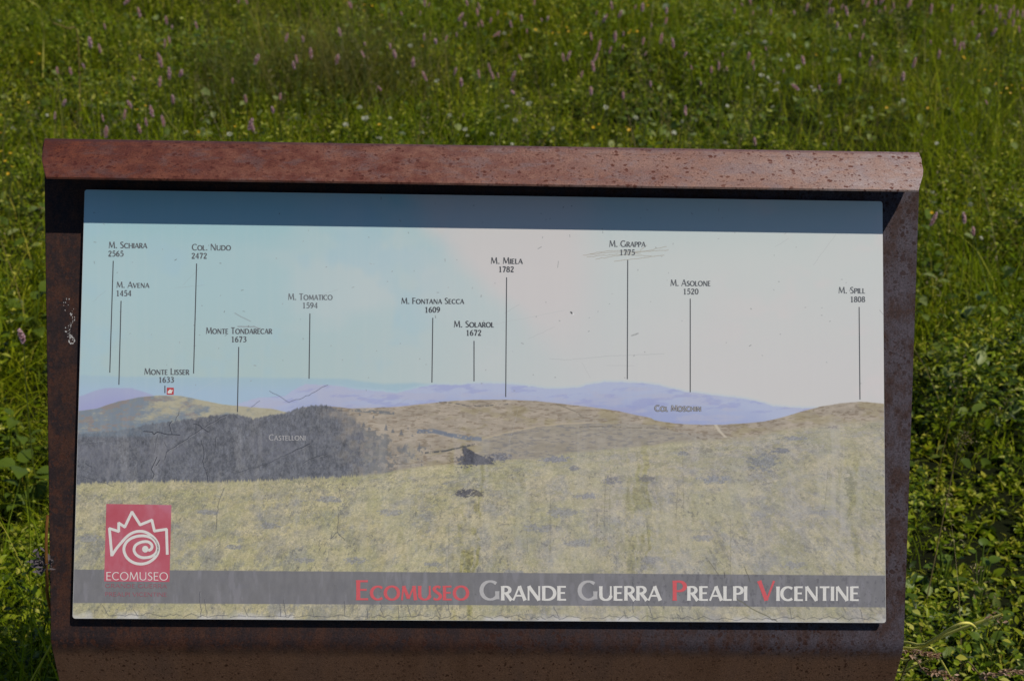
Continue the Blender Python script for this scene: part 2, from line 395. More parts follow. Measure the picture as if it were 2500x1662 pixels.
over(mm_, c3(170, 176, 198)); over(mm_ * 0.75 * ss(10, 75, Y - mid + 30 * (fbm(X / 60, Y / 20, 51) - 0.5)), c3(148, 155, 190))
over(mm_ * 0.6 * ss(0.5, 0.66, fbm(X / 70, Y / 16, 53, 5)), c3(172, 172, 190)); over(mm_ * 0.4 * ss(0.55, 0.7, fbm(X / 45 + Y / 40, Y / 12, 55, 5)), c3(142, 146, 190))
# the hill with the small red marker
lis = ridge(q4((500, 612), (560, 600), (700, 580), (850, 530), (1000, 500), (1150, 485), (1300, 488), (1450, 520), (1600, 550), (1800, 570), (1950, 580), (2060, 605), (2200, 660), (2359, 700)), 1.5, 8, 60)
lm = ss(-0.8, 1.2, Y - lis) * (X < 800)
over(lm, c3(170, 163, 140))
wd = ss(0.36, 0.66, fbm(X / 34, Y / 15, 62, 6, .65) + 0.28 * ss(420, 250, X) - 0.26 * ss(480, 640, X) - 0.25 * ss(16, 0, Y - lis) * ss(310, 380, X) + 0.16 * ss(40, 95, Y - lis))
over(lm * wd * 0.92, c3(118, 128, 140)); over(lm * wd * 0.55 * ss(0.5, 0.66, fbm(X / 16, Y / 9, 64, 4)), c3(146, 124, 112)); over(lm * 0.7 * wd * ss(45, 90, Y - lis), c3(104, 124, 138))
over(lm * 0.25 * ss(0.5, 0.7, fbm(X / 8, Y / 4, 66, 4)), c3(142, 134, 116))
# rounded grass hill in the middle and the hill on the right
hs = q4((2300, 570)) + q5((0, 562), (170, 580), (350, 574), (500, 568), (700, 545), (900, 525), (1100, 517), (1300, 517), (1500, 525), (1700, 548), (1900, 570), (2100, 600), (2330, 650)) + q6((0, 592), (130, 612), (300, 620), (450, 618), (600, 608), (700, 598), (820, 570), (950, 530), (1050, 505), (1200, 480), (1320, 472), (1470, 485), (1560, 500))
hil = ridge(hs, 1.2, 9, 70); hm = ss(-0.8, 1.2, Y - hil) * (X > 700)
g1 = fbm(X / 26, Y / 7, 72, 5); g2 = fbm(X / 7, Y / 2.6, 74, 4)
HC = c3(163, 150, 134) * (0.86 + 0.26 * g1[..., None]) * (0.93 + 0.14 * g2[..., None])
over(hm, HC)
over(hm * 0.45 * ss(1250, 1420, X) * (1 - ss(1560, 1760, X)) * ss(10, 30, Y - hil), c3(150, 145, 138))
over(hm * 0.6 * ss(0.56, 0.68, fbm(X / 14, Y / 3.4, 78, 4)), c3(122, 108, 92)); over(hm * 0.4 * ss(0.52, 0.7, fbm(X / 50, Y / 22, 79, 4)) * ss(900, 1000, X), c3(146, 134, 96))
fold = ridge(q5((1000, 850), (1110, 800), (1300, 752), (1500, 712), (1700, 690), (1900, 684), (2200, 692), (2359, 696)) + q6((120, 660), (300, 700)), 0.8, 12, 80)
fm = ss(-0.6, 2, Y - fold) * ss(1096, 1120, X) * (1 - ss(1560, 1640, X))
over(fm * 0.85, c3(152, 143, 130) * (0.88 + 0.24 * fbm(X / 20, Y / 5, 82)[..., None])); over(0.7 * ss(3, 0, np.abs(Y - fold)) * ss(1100, 1130, X) * (1 - ss(1350, 1450, X)), c3(182, 166, 140))
over(fm * 0.55 * ss(0.55, 0.68, fbm(X / 12, Y / 3, 84, 4)), c3(118, 116, 118))
def curve_band(pts, wdt, col, a, thr=0.45, seed=90, sc=6):
    p = np.array(pts); yy = np.interp(X, p[:, 0], p[:, 1], left=-999, right=-999)
    over(a * ss(wdt, wdt * 0.4, np.abs(Y - yy)) * ss(thr - 0.08, thr + 0.08, fbm(X / sc, Y / (sc * 0.7), seed, 3)), col)
curve_band(q5((640, 745), (760, 742), (900, 775), (1000, 792), (1110, 800)), 7, c3(112, 118, 130), 0.95, 0.42, 91)
curve_band(q5((800, 535), (900, 540), (1000, 560), (1130, 562), (1300, 548)), 2.0, c3(96, 94, 92), 0.8, 0.45, 92); curve_band(q5((1640, 545), (1780, 600), (1850, 650)), 1.6, c3(110, 104, 92), 0.7, 0.4, 93)
curve_band(q5((1800, 715), (2000, 708), (2200, 720), (2359, 718)), 1.5, c3(112, 104, 92), 0.8, 0.45, 94); curve_band(q5((150, 590), (300, 600), (480, 615)), 5, c3(104, 108, 112), 0.8, 0.45, 95)
curve_band(q5((700, 900), (850, 885), (950, 862), (1060, 838)), 3.0, c3(84, 84, 84), 0.9, 0.42, 96); curve_band(q6((1000, 520), (1200, 545), (1300, 520), (1450, 535)), 4, c3(124, 112, 96), 0.7, 0.5, 97)
curve_band(q6((0, 640), (150, 650), (320, 720), (420, 705)), 3, c3(104, 94, 84), 0.6, 0.5, 98)
pth = np.interp(Y, [y for x, y in q6((385, 620), (410, 660), (450, 700))], [x for x, y in q6((385, 620), (410, 660), (450, 700))], left=-99, right=-99)
over(0.8 * ss(5.5, 2, np.abs(X - pth)), c3(196, 184, 164))
# dark wood
fr = (18 * ss(740, 800, X) + 4) * (fbm(X / 11, Y / 11, 189, 4) - .5) + ridge(q4((500, 775), (550, 770), (700, 755), (850, 740), (970, 720), (1050, 690), (1200, 680), (1400, 650), (1550, 630), (1700, 618), (1760, 640), (1830, 655), (1900, 635), (2060, 610), (2150, 575), (2250, 560), (2359, 555)) + q5((60, 572), (150, 600), (260, 680), (330, 740), (420, 770), (560, 830), (700, 850), (760, 900)), 9, 3.2, 100)
wm = ss(-2, 3 + 14 * ss(760, 820, X), Y - fr) * (1 - ss(-130, 90, X - (866 + 230 * (fbm(X / 18, Y / 18, 102) - 0.5) + 0.5 * (Y - 990))))
tx = fbm(X / 3.2, Y / 7, 104, 4); tk = fbm(X / 15, Y / 17, 105, 4)
over(wm, c3(99, 100, 106) * (0.62 + 0.42 * tx[..., None] + .36 * tk[..., None]) * (0.88 + .24 * vnoise(X / 1.3, Y / 1.5, 187)[..., None])); over(0.5 * wm * ss(0.5, 0.7, fbm(X / 60, Y / 40, 106, 4)), c3(112, 112, 120))
over(wm * 0.6 * ss(1010, 1000, Y) * ss(460, 230, X), c3(110, 124, 136))
sp = ss(0.5, 0.62, fbm(X / 9, Y / 9, 108, 4) + 0.18 * ss(960, 890, X) - 0.12) * ss(-4, 6, Y - fr) * (X > 840) * (X < 1010)
over(sp * 0.75, c3(108, 109, 111)); over(wm * .5 * ss(.52, .62, fbm(X / 12, Y / 9, 197, 4)) * ss(760, 860, X), c3(150, 142, 126)); over(.45 * wm * ss(.55, .66, fbm(X / 5, Y / 6, 198, 3)), c3(122, 122, 124))
for x_, y_, h_ in [(420, 715, 46), (470, 735, 40), (530, 750, 44), (260, 690, 40), (330, 640, 24), (230, 620, 24), (610, 770, 22), (660, 850, 44), (550, 860, 40), (640, 640, 16), (380, 610, 16), (580, 720, 20), (300, 720, 34), (700, 745, 18)]:
    tx_, ty_ = q5((x_, y_))[0]; hh_ = h_ / 3.1; d_ = np.abs(X - tx_) - np.clip((Y - ty_ + hh_ * .5) * .32, -9, 9) - 2.2 * (vnoise(X / 2, Y / 2, int(x_)) - .5)
    over(0.8 * ss(0.8, -0.8, d_) * ss(hh_ * .55, hh_ * .45, np.abs(Y - ty_)), c3(104, 106, 110))
# foreground meadow
fg = ridge(q4((480, 1135), (545, 1130), (800, 1120), (1100, 1110), (1500, 1115), (1800, 1105), (2359, 1085)) + q5((60, 1078), (400, 1055), (520, 1025), (700, 1000), (950, 985), (1300, 955), (1500, 950), (1750, 900), (2359, 850)) + q6((80, 735), (300, 715), (600, 690), (800, 650), (1100, 608), (1250, 598), (1560, 580)), 0, 5, 110)
fg = fg + (vnoise(X / 2.3, X * 0 + Y / 9, 112) - 0.6) * 9 * (1 - ss(780, 900, X))
mk = ss(-5, 5 + 12 * ss(1450, 1750, X), Y - fg)
Dp = np.maximum(Y - fg, 0); Xp = (X - 1100) / (0.85 + Dp / 1100) + 2000; Yp = 62 * np.log1p(Dp / 62) * 1.35 + X * 0.02 + 300
pers = 0.45 + 0.75 * ss(1000, 1400, Y)
g1 = fbm(Xp / 40, Yp / 12, 114, 6, 0.6); g2 = fbm(X / 9, Y / 3.2, 116, 4, 0.65); g3 = fbm(X / 150, Y / 60, 118, 4)
tl = ss(900, 1500, X)[..., None]
MC = (c3(176, 165, 129) * (1 - tl) + c3(168, 158, 139) * tl) * (0.92 + 0.16 * g2[..., None])
over(mk, MC)
over(mk * 0.55 * ss(0.46, 0.62, g3), c3(165, 160, 120)); over(mk * 0.5 * ss(0.5, 0.68, fbm(X / 70, Y / 22, 120, 5)), c3(186, 172, 140))
over(mk * 0.45 * ss(0.5, 0.72, g1), c3(158, 152, 126)); over(mk * 0.35 * ss(0.5, 0.66, fbm(Xp / 13, Yp / 5, 124, 4)), c3(158, 150, 112))
dens_ = ss(0.40, 0.60, fbm(X / 110, Y / 60, 181, 3)); rl = ss(700, 1500, X)
over(mk * 0.55 * ss(0.53, 0.66, fbm(Xp / 48, Yp / 11, 231, 6, 0.62)) * ss(4, 40, Y - fg), c3(136, 134, 131)); over(mk * .45 * ss(.52, .66, fbm(Xp / 80, Yp / 18, 233, 5, .6)), c3(186, 173, 140))
over(mk * 0.40 * ss(0.54, 0.60, fbm(Xp / 34, Yp / 9, 171, 7, 0.74) + 0.035 * (dens_ - .5)) * ss(4, 30, Y - fg), c3(132, 131, 131)); over(mk * 0.42 * ss(0.56, 0.615, fbm(Xp / 20, Yp / 6.5, 122, 6, .76) + 0.03 * (dens_ - .5)), c3(118, 118, 120))
over(mk * (.25 + .35 * rl) * ss(0.52, 0.60, fbm(Xp / 26, Yp / 9, 211, 6, .74)), c3(146, 140, 104)); over(mk * .45 * rl * ss(0.54, 0.62, fbm(Xp / 40, Yp / 12, 213, 6, .74)), c3(152, 150, 148)); over(mk * .35 * ss(0.55, 0.62, fbm(Xp / 30, Yp / 8, 215, 6, .74)), c3(194, 180, 150))
over(mk * .4 * ss(0.575, 0.62, fbm(Xp / 12, Yp / 5, 217, 5, .78)) * ss(.40, .60, fbm(X / 120, Y / 50, 219, 3)), c3(104, 103, 102))
over(mk * 0.5 * ss(0.52, 0.66, fbm(X / 90, Y / 34, 191, 5, .6)), c3(186, 174, 138)); over(mk * 0.30 * ss(0.5, 0.66, fbm(Xp / 60, Yp / 26, 193, 5, .6)), c3(150, 148, 108))
over(mk * 0.35 * ss(0.60, 0.72, g2), c3(122, 118, 106)); over(mk * 0.4 * ss(0.60, 0.72, fbm(X / 6, Y / 2.6, 174, 3, 0.7)), c3(194, 182, 150))
over(mk * .55 * ss(.62, .74, fbm(Xp / 5, Yp / 2.4, 203, 3, .7)) * ss(.42, .6, fbm(Xp / 50, Yp / 20, 205, 3)), c3(96, 95, 92))
IMG *= 1 + (mk * 0.20 * (fbm(Xp / 8, Yp / 9, 207, 4, .7) - .5))[..., None]
IMG *= 1 + (mk * 0.24 * (fbm(X / 2.0, Y / 1.6, 185, 2, .8) - .5))[..., None]
# stripes where the print kept its colour, and washed out stripes
Xk = X; X = X + 30 * (fbm(Y / 45, X / 200, 241, 4) - .5); str_ = fbm(X / 16, Y / 200, 126, 4)
keep = ss(60, 20, np.abs(X - 1085)) * ss(0.42, 0.6, str_) + 0.7 * ss(60, 10, np.abs(X - 1480)) * ss(0.45, 0.6, str_) + 0.6 * ss(60, 10, np.abs(X - 1975)) * ss(0.5, 0.62, str_)
low = ss(1000, 1060, Y)
X = Xk; keep = 1.0 * np.clip(keep, 0, 1) * low * ss(0.34, 0.56, fbm(X / 40, Y / 50, 195, 4))
IMG = IMG * (1 - (keep * 0.55)[..., None]) + (IMG * c3(0.84, 0.85, 0.52)) * (keep * 0.55)[..., None]
dk = ss(0.53, 0.66, fbm(X / 8, Y / 5, 128, 4)); over(keep * 0.6 * dk, c3(100, 94, 70))
# stones and tussocks
def clump(cx, cy, rx, ry, col, a=0.9, seed=1, flat=0.3):
    d = ((X - cx) / rx) ** 2 + ((Y - cy) / ry) ** 2 + (fbm(X / 7, Y / 4, seed, 5, .7) - 0.5) * 4.2
    over(a * ss(1.1, 0.5, d), np.asarray(col) * (0.7 + 0.6 * fbm(X / 2.6, Y / 2.6, seed + 5, 3)[..., None]))
def c5(x, y): return q5((x, y))[0]
def c6(x, y): return q6((x, y))[0]
a_ = c5(1060, 935); tri = ss(2, -2, np.abs(X - a_[0] + 2 - 0.9 * (Y - a_[1])) - (Y - (a_[1] - 30)) * 0.75 + 9 * (fbm(X / 7, Y / 7, 130) - .5)) * ss(a_[1] + 18, a_[1] + 11, Y + 6 * (fbm(X / 9, Y / 5, 131) - .5)) * ss(a_[1] - 32, a_[1] - 26, Y)
over(0.95 * tri, c3(74, 74, 82) * (0.55 + 0.85 * fbm(X / 2.4, Y / 2.4, 132, 3)[..., None]))
clump(*c5(1010, 955), 30, 16, c3(78, 78, 86), 0.95, 134); clump(*c5(1120, 950), 26, 11, c3(84, 84, 92), 0.9, 135); clump(*c5(1240, 930), 26, 10, c3(112, 112, 120), 0.8, 136)
clump(*c5(1000, 1185), 24, 9, c3(84, 82, 86), 0.95, 138); clump(*c5(1090, 1195), 15, 7, c3(92, 88, 84), 0.85, 139); clump(*c5(1640, 945), 40, 8, c3(126, 126, 134), 0.85, 140)
clump(*c5(1780, 1010), 12, 6, c3(112, 112, 118), 0.8, 141); clump(*c5(2060, 1095), 26, 9, c3(114, 112, 114), 0.9, 142); clump(*c5(2290, 1085), 18, 8, c3(108, 106, 104), 0.8, 143); clump(*c5(1870, 1210), 26, 7, c3(128, 128, 134), 0.8, 144)
clump(*c6(690, 860), 36, 20, c3(116, 118, 122), 0.85, 146); clump(*c6(810, 785), 22, 7, c3(106, 108, 116), 0.85, 147); clump(*c6(380, 970), 40, 9, c3(126, 128, 134), 0.85, 148); clump(*c6(1245, 1010), 15, 30, c3(120, 118, 92), 0.7, 149); clump(*c6(180, 805), 14, 6, c3(122, 122, 126), 0.8, 150)
clump(*c6(900, 705), 26, 5, c3(128, 130, 138), 0.8, 151); clump(*c6(1140, 635), 14, 4, c3(120, 112, 108), 0.8, 152); clump(*c6(320, 790), 16, 7, c3(122, 118, 104), 0.7, 153)
for k, (x, y, r) in enumerate([(540, 1260, 14), (640, 1360, 0), (205, 1240, 20), (560, 1350, 12), (700, 1290, 16), (900, 1180, 20), (760, 1150, 20), (1240, 1215, 24), (1330, 1250, 22), (1500, 1290, 20), (1300, 1180, 26), (1620, 1240, 18), (1900, 1180, 18), (1830, 1300, 20), (480, 1180, 16), (620, 1210, 16), (820, 1290, 18), (1000, 1300, 14), (1180, 1320, 18)]):
    if r: clump(x, y, r * 1.5, r * 0.42, c3(132, 131, 132), 0.75, 200 + k)
# a pale veil down the right side and bits of chalky wear
veil = ss(36, 10, np.abs(X - (1925 + 8 * (fbm(Y / 60, X * 0, 154) - 0.5)))) * ss(940, 990, Y) * ss(1330, 1180, Y)
over(0.33 * veil * ss(0.35, 0.6, fbm(X / 10, Y / 120, 156, 4)), c3(192, 184, 172))
over(0.16 * ss(0.52, 0.70, fbm(X / 22, Y / 130, 158, 4)) * ss(900, 1050, Y), c3(186, 180, 172)); over(0.04 * ss(0.5, 0.7, fbm(X / 12, Y / 220, 160, 4)), c3(206, 202, 196))
over(0.22 * ss(900, 1500, X) * mk, c3(164, 158, 156))
# the dark title band
bt = np.interp(X, [169, 2041], [1311, 1325]); bb = np.interp(X, [167, 2041], [1388, 1398])
band = ss(-0.6, 0.6, Y - bt) * ss(0.6, -0.6, Y - bb)
bc = c3(113, 111, 114) * (0.93 + 0.14 * fbm(X / 9, Y / 26, 162, 5)[..., None])
over(0.94 * band, bc); over(band * 0.28 * ss(0.55, 0.7, fbm(X / 14, Y / 60, 164, 4)), c3(146, 142, 148)); over(band * 0.4 * ss(0.62, 0.72, fbm(X / 6, Y / 9, 166, 4)) * ss(1350, 1500, X), c3(86, 84, 90))
# chips of white along the lower edge, brown flecks, scratches and cracks
yb = np.interp(X, [167, 2041], [1424, 1434])
over(0.75 * ss(22, 0, yb - Y + 24 * (fbm(X / 26, Y / 14, 168, 5) - 0.42)) * ss(0.42, 0.58, fbm(X / 60, Y * 0, 170, 3)), c3(196, 192, 192))
def seg_paint(pts, wdt, col, a=1.0):
    """a scratch: polyline in the 2359-wide view"""
    pts = np.array(pts, float)
    for (x0, y0), (x1, y1) in zip(pts[:-1], pts[1:]):
        mx0, mx1, my0, my1 = min(x0, x1) - 4, max(x0, x1) + 4, min(y0, y1) - 4, max(y0, y1) + 4
        sel = np.nonzero((X >= mx0) & (X <= mx1) & (Y >= my0) & (Y <= my1))
        if not len(sel[0]): continue
        xs = X[sel]; ys = Y[sel]; dx, dy = x1 - x0, y1 - y0; L2 = dx * dx + dy * dy + 1e-9
        tt = np.clip(((xs - x0) * dx + (ys - y0) * dy) / L2, 0, 1); d = np.hypot(xs - x0 - tt * dx, ys - y0 - tt * dy)
        aa = (a * np.clip(wdt / 2 + 0.5 - d, 0, 1))[:, None]
        IMG[sel] = IMG[sel] * (1 - aa) + np.asarray(col) * aa
def jag(pts, wdt, col, a=1.0, j=2.0):
    out = [pts[0]]
    for p, q in zip(pts[:-1], pts[1:]):
        n = max(2, int(math.hypot(q[0] - p[0], q[1] - p[1]) / 7))
        for k in range(1, n + 1):
            t_ = k / n; out.append((p[0] + (q[0] - p[0]) * t_ + random.gauss(0, j) * (k < n), p[1] + (q[1] - p[1]) * t_ + random.gauss(0, j) * (k < n)))
    if sum(col) < 215: seg_paint([(x_ + 1.1, y_ + 1.0) for x_, y_ in out], wdt * .9, c3(182, 178, 176), .38 * a)
    seg_paint(out, wdt, col, a)
DKC = c3(48, 50, 58)
jag(q4((1035, 745), (1080, 748), (1110, 768), (1135, 750), (1190, 765), (1240, 768), (1295, 772)), 2.0, DKC, 1, 1.0); jag(q4((1240, 765), (1220, 700), (1240, 670)), 1.5, DKC, 0.9, 1)
jag(q4((1265, 668), (1290, 600)), 1.1, DKC, 0.8, .6); jag(q4((1395, 692), (1440, 705), (1500, 750)), 1.8, DKC, 1, 1); jag(q4((1635, 625), (1440, 735), (1200, 895), (1185, 950)), 1.2, DKC, 0.85, .7)
jag(q4((1450, 810), (1470, 910), (1460, 960), (1500, 1110)), 1.6, DKC, 0.9, 1.0); jag(q4((1130, 930), (1090, 1020), (1110, 1055), (1100, 1085)), 1.7, DKC, 0.95, 1); jag(q4((1150, 950), (1125, 990)), 1.7, DKC, .9, .6)
jag(q4((1135, 770), (1110, 900)), 1.0, DKC, .6, .8); jag(q4((1556, 785), (1552, 860)), 1.4, DKC, .9, .6); jag(q4((1185, 825), (1205, 860)), 1.2, DKC, .7, .5)
jag(q4((1940, 455), (2010, 490), (2080, 537), (2180, 505), (2359, 412)), 1.1, c3(90, 92, 110), .9, .9); jag(q4((1870, 525), (1810, 570)), 1, c3(90, 92, 110), .8, .8); jag(q4((615, 975), (660, 1002)), 1.4, DKC, .8, .5)
jag(q4((2230, 840), (1900, 985), (1700, 1045)), 1.6, c3(70, 71, 78), .6, .8); jag(q4((2230, 835), (2110, 890)), 2.4, c3(60, 62, 70), .7, .8); jag(q4((2359, 905), (2230, 945), (2180, 975)), 1.2, DKC, .6, .6); jag(q4((585, 1065), (820, 1140)), 1.2, DKC, .55, .7)
jag(q4((1615, 1150), (1575, 1260), (1560, 1380), (1555, 1460)), 1.1, DKC, .6, .9); jag([(780, 1182), (778, 1225), (762, 1240)], 1.0, DKC, .7, .6); jag([(778, 1226), (795, 1244)], 1.1, DKC, .8, .6)
jag([(1540, 718), (1578, 738)], .1, DKC, 0); jag([(541, 721), (577, 740)], 1.8, c3(142, 150, 152), .9, .6); jag([(548, 752), (585, 752), (600, 757)], 2.4, c3(140, 144, 146), .9, .5)
for p in ([(1343, 588), (1400, 582), (1490, 579), (1540, 576)], [(1352, 592), (1420, 586), (1500, 590)], [(1372, 597), (1430, 588), (1490, 578), (1535, 568)], [(1415, 602), (1470, 596), (1530, 588)], [(1360, 585), (1400, 578), (1440, 578), (1475, 584)], [(1475, 576), (1490, 565)]):
    jag(p, 1.0, c3(150, 138, 122), .8, .5)
jag([(1265, 826), (1300, 829), (1400, 820), (1530, 815)], .8, c3(165, 166, 164), .8, .4); jag([(1095, 755), (1300, 715)], .7, c3(176, 178, 176), .7, .5); jag([(1340, 835), (1360, 870)], .7, c3(170, 170, 168), .6, .4)
jag([(1455, 773), (1465, 770), (1470, 768)], 3.0, c3(150, 150, 148), .7, .4); seg_paint([(1315, 719), (1318, 722)], 3, c3(45, 45, 48)); seg_paint([(1320, 722), (1321, 724)], 3, c3(214, 212, 210))
jag([(1632, 1290), (1655, 1322)], 1.2, c3(98, 92, 72), .9, .6); jag([(1715, 1305), (1728, 1340)], 1.2, c3(80, 78, 70), .9, .6); jag([(1690, 1375), (1730, 1400), (1790, 1430)], 1.8, c3(98, 96, 78), .9, .8); jag([(1668, 1318), (1670, 1330)], 2, c3(70, 66, 66), .8, .4)
for k in range(150):                                   # little nicks of the sky part
    x = random.uniform(195, 2030); y = random.uniform(440, 900); a = random.uniform(-0.6, 0.9) if random.random() < .6 else random.uniform(1.2, 1.9); l = random.choice((1, 1.5, 2, 3, 5)) * (3 if k % 23 == 0 else 1)
    seg_paint([(x, y), (x + l * math.cos(a), y + l * math.sin(a))], random.uniform(.7, 1.5), c3(*[random.uniform(95, 150)] * 3), .85)
for k in range(46):                                    # long faint rubs
    x = random.uniform(200, 2000); y = random.uniform(540, 1300); a = random.gauss(-0.25, .35); l = random.uniform(30, 130)
    jag([(x, y), (x + l * math.cos(a), y + l * math.sin(a))], .7, c3(*[random.choice((140, 196))] * 3), .32, .6)
for k in range(120):
    x = random.uniform(190, 2030); y = random.uniform(1020, 1420); seg_paint([(x, y), (x + random.gauss(0, 2), y + random.uniform(0, 5))], random.uniform(.8, 1.6), c3(88, 86, 84), .6)
for k in range(16):
    x = random.uniform(980, 2020); y = random.uniform(1020, 1250); jag([(x, y), (x + random.gauss(0, 3), y + random.uniform(40, 160))], .9, c3(104, 100, 84), .45, .5)
# crazed cracks along the lower edge
x = 250.0
while x < 2010:
    l = random.uniform(18, 60); yb_ = np.interp(x, [167, 2041], [1418, 1427]); jag([(x, yb_ + random.uniform(-2, 3)), (x + l * .5, yb_ - random.uniform(1, 8)), (x + l, yb_ + random.uniform(-3, 3))], 1.0, c3(70, 70, 76), .85, 1.3)
    if random.random() < .28: h = random.uniform(10, 40); jag([(x, yb_ - 2), (x - random.uniform(2, 14), yb_ - h)], 1.1, c3(66, 66, 72), .8, 1.0)
    x += l * random.uniform(.7, 1.2)
for (xx, y0, y1) in ((461, 1362, 1420), (645, 1392, 1420), (793, 1385, 1419), (845, 1402, 1424), (917, 1395, 1424), (1457, 1340, 1410)): jag([(xx, y0), (xx + 2, y1)], 1.2, c3(66, 66, 72), .8, 1.0)
# the red emblem square belongs to the print's ink: a mesh of its own comes on top
LIN = np.empty_like(IMG)
c_ = np.clip(IMG, 0, 255) / 255.0
LIN = np.where(c_ <= 0.04045, c_ / 12.92, ((c_ + 0.055) / 1.055) ** 2.4) / KP.astype(np.float32)
LIN = np.clip(LIN, 0, 0.88)
idx = np.arange(NU * NV).reshape(NV, NU)
F = np.stack([idx[:-1, :-1], idx[:-1, 1:], idx[1:, 1:], idx[1:, :-1]], -1).reshape(-1, 4)
cu = (GU[:-1, :-1] + GU[1:, 1:]) / 2; cv_ = (GV[:-1, :-1] + GV[1:, 1:]) / 2
rr = 0.0035; ddx = np.maximum(np.abs(cu) - (PW / 2 - rr), 0); ddy = np.maximum(np.abs(cv_) - (PH / 2 - rr), 0)
F = F[(np.hypot(ddx, ddy) < rr - 0.0003).ravel()]
me = np_mesh('panorama_print', P(GU.ravel(), GV.ravel(), 0.00012), F)
ca = me.color_attributes.new('ink', 'FLOAT_COLOR', 'POINT'); ca.data.foreach_set('color', np.concatenate([LIN.reshape(-1, 3), np.ones((NU * NV, 1), np.float32)], 1).ravel())
a = NM('panorama_ink'); at = a.n('ShaderNodeAttribute', attribute_name='ink'); a.col(at.outputs['Color']); a.rough(a.ramp(a.noise(a.co(), 30, 4), [(0.3, 0.42), (0.7, 0.55)]), 0.22); M_ink = a.m
sub('panorama_print', me, M_ink)
del IMG, LIN, c_, X, Y, F, g1, g2, g3, wm, tx, HC, MC

# ---- lettering: strokes of a broad pen, drawn as thin meshes lying on the print
def arc(cx, cy, rx, ry, a0, a1, k=16): return [(cx + rx * math.cos(R_(a0 + (a1 - a0) * i / k)), cy + ry * math.sin(R_(a0 + (a1 - a0) * i / k))) for i in range(k + 1)]
def spl(*p):
    p = list(p); q = [p[0]] + p + [p[-1]]; o = []
    for i in range(1, len(q) - 2):
        for j in range(5):
            t = j / 5; a, b, c, d = (np.array(q[i + k]) for k in (-1, 0, 1, 2))
            o.append(tuple(0.5 * ((2 * b) + (-a + c) * t + (2 * a - 5 * b + 4 * c - d) * t * t + (-a + 3 * b - 3 * c + d) * t ** 3)))
    return o + [p[-1]]
S6 = [('c', spl((.43, .95), (.25, .84), (.12, .6), (.09, .33), (.16, .1), (.28, .045), (.42, .14), (.45, .33), (.37, .52), (.25, .56), (.12, .44)))]
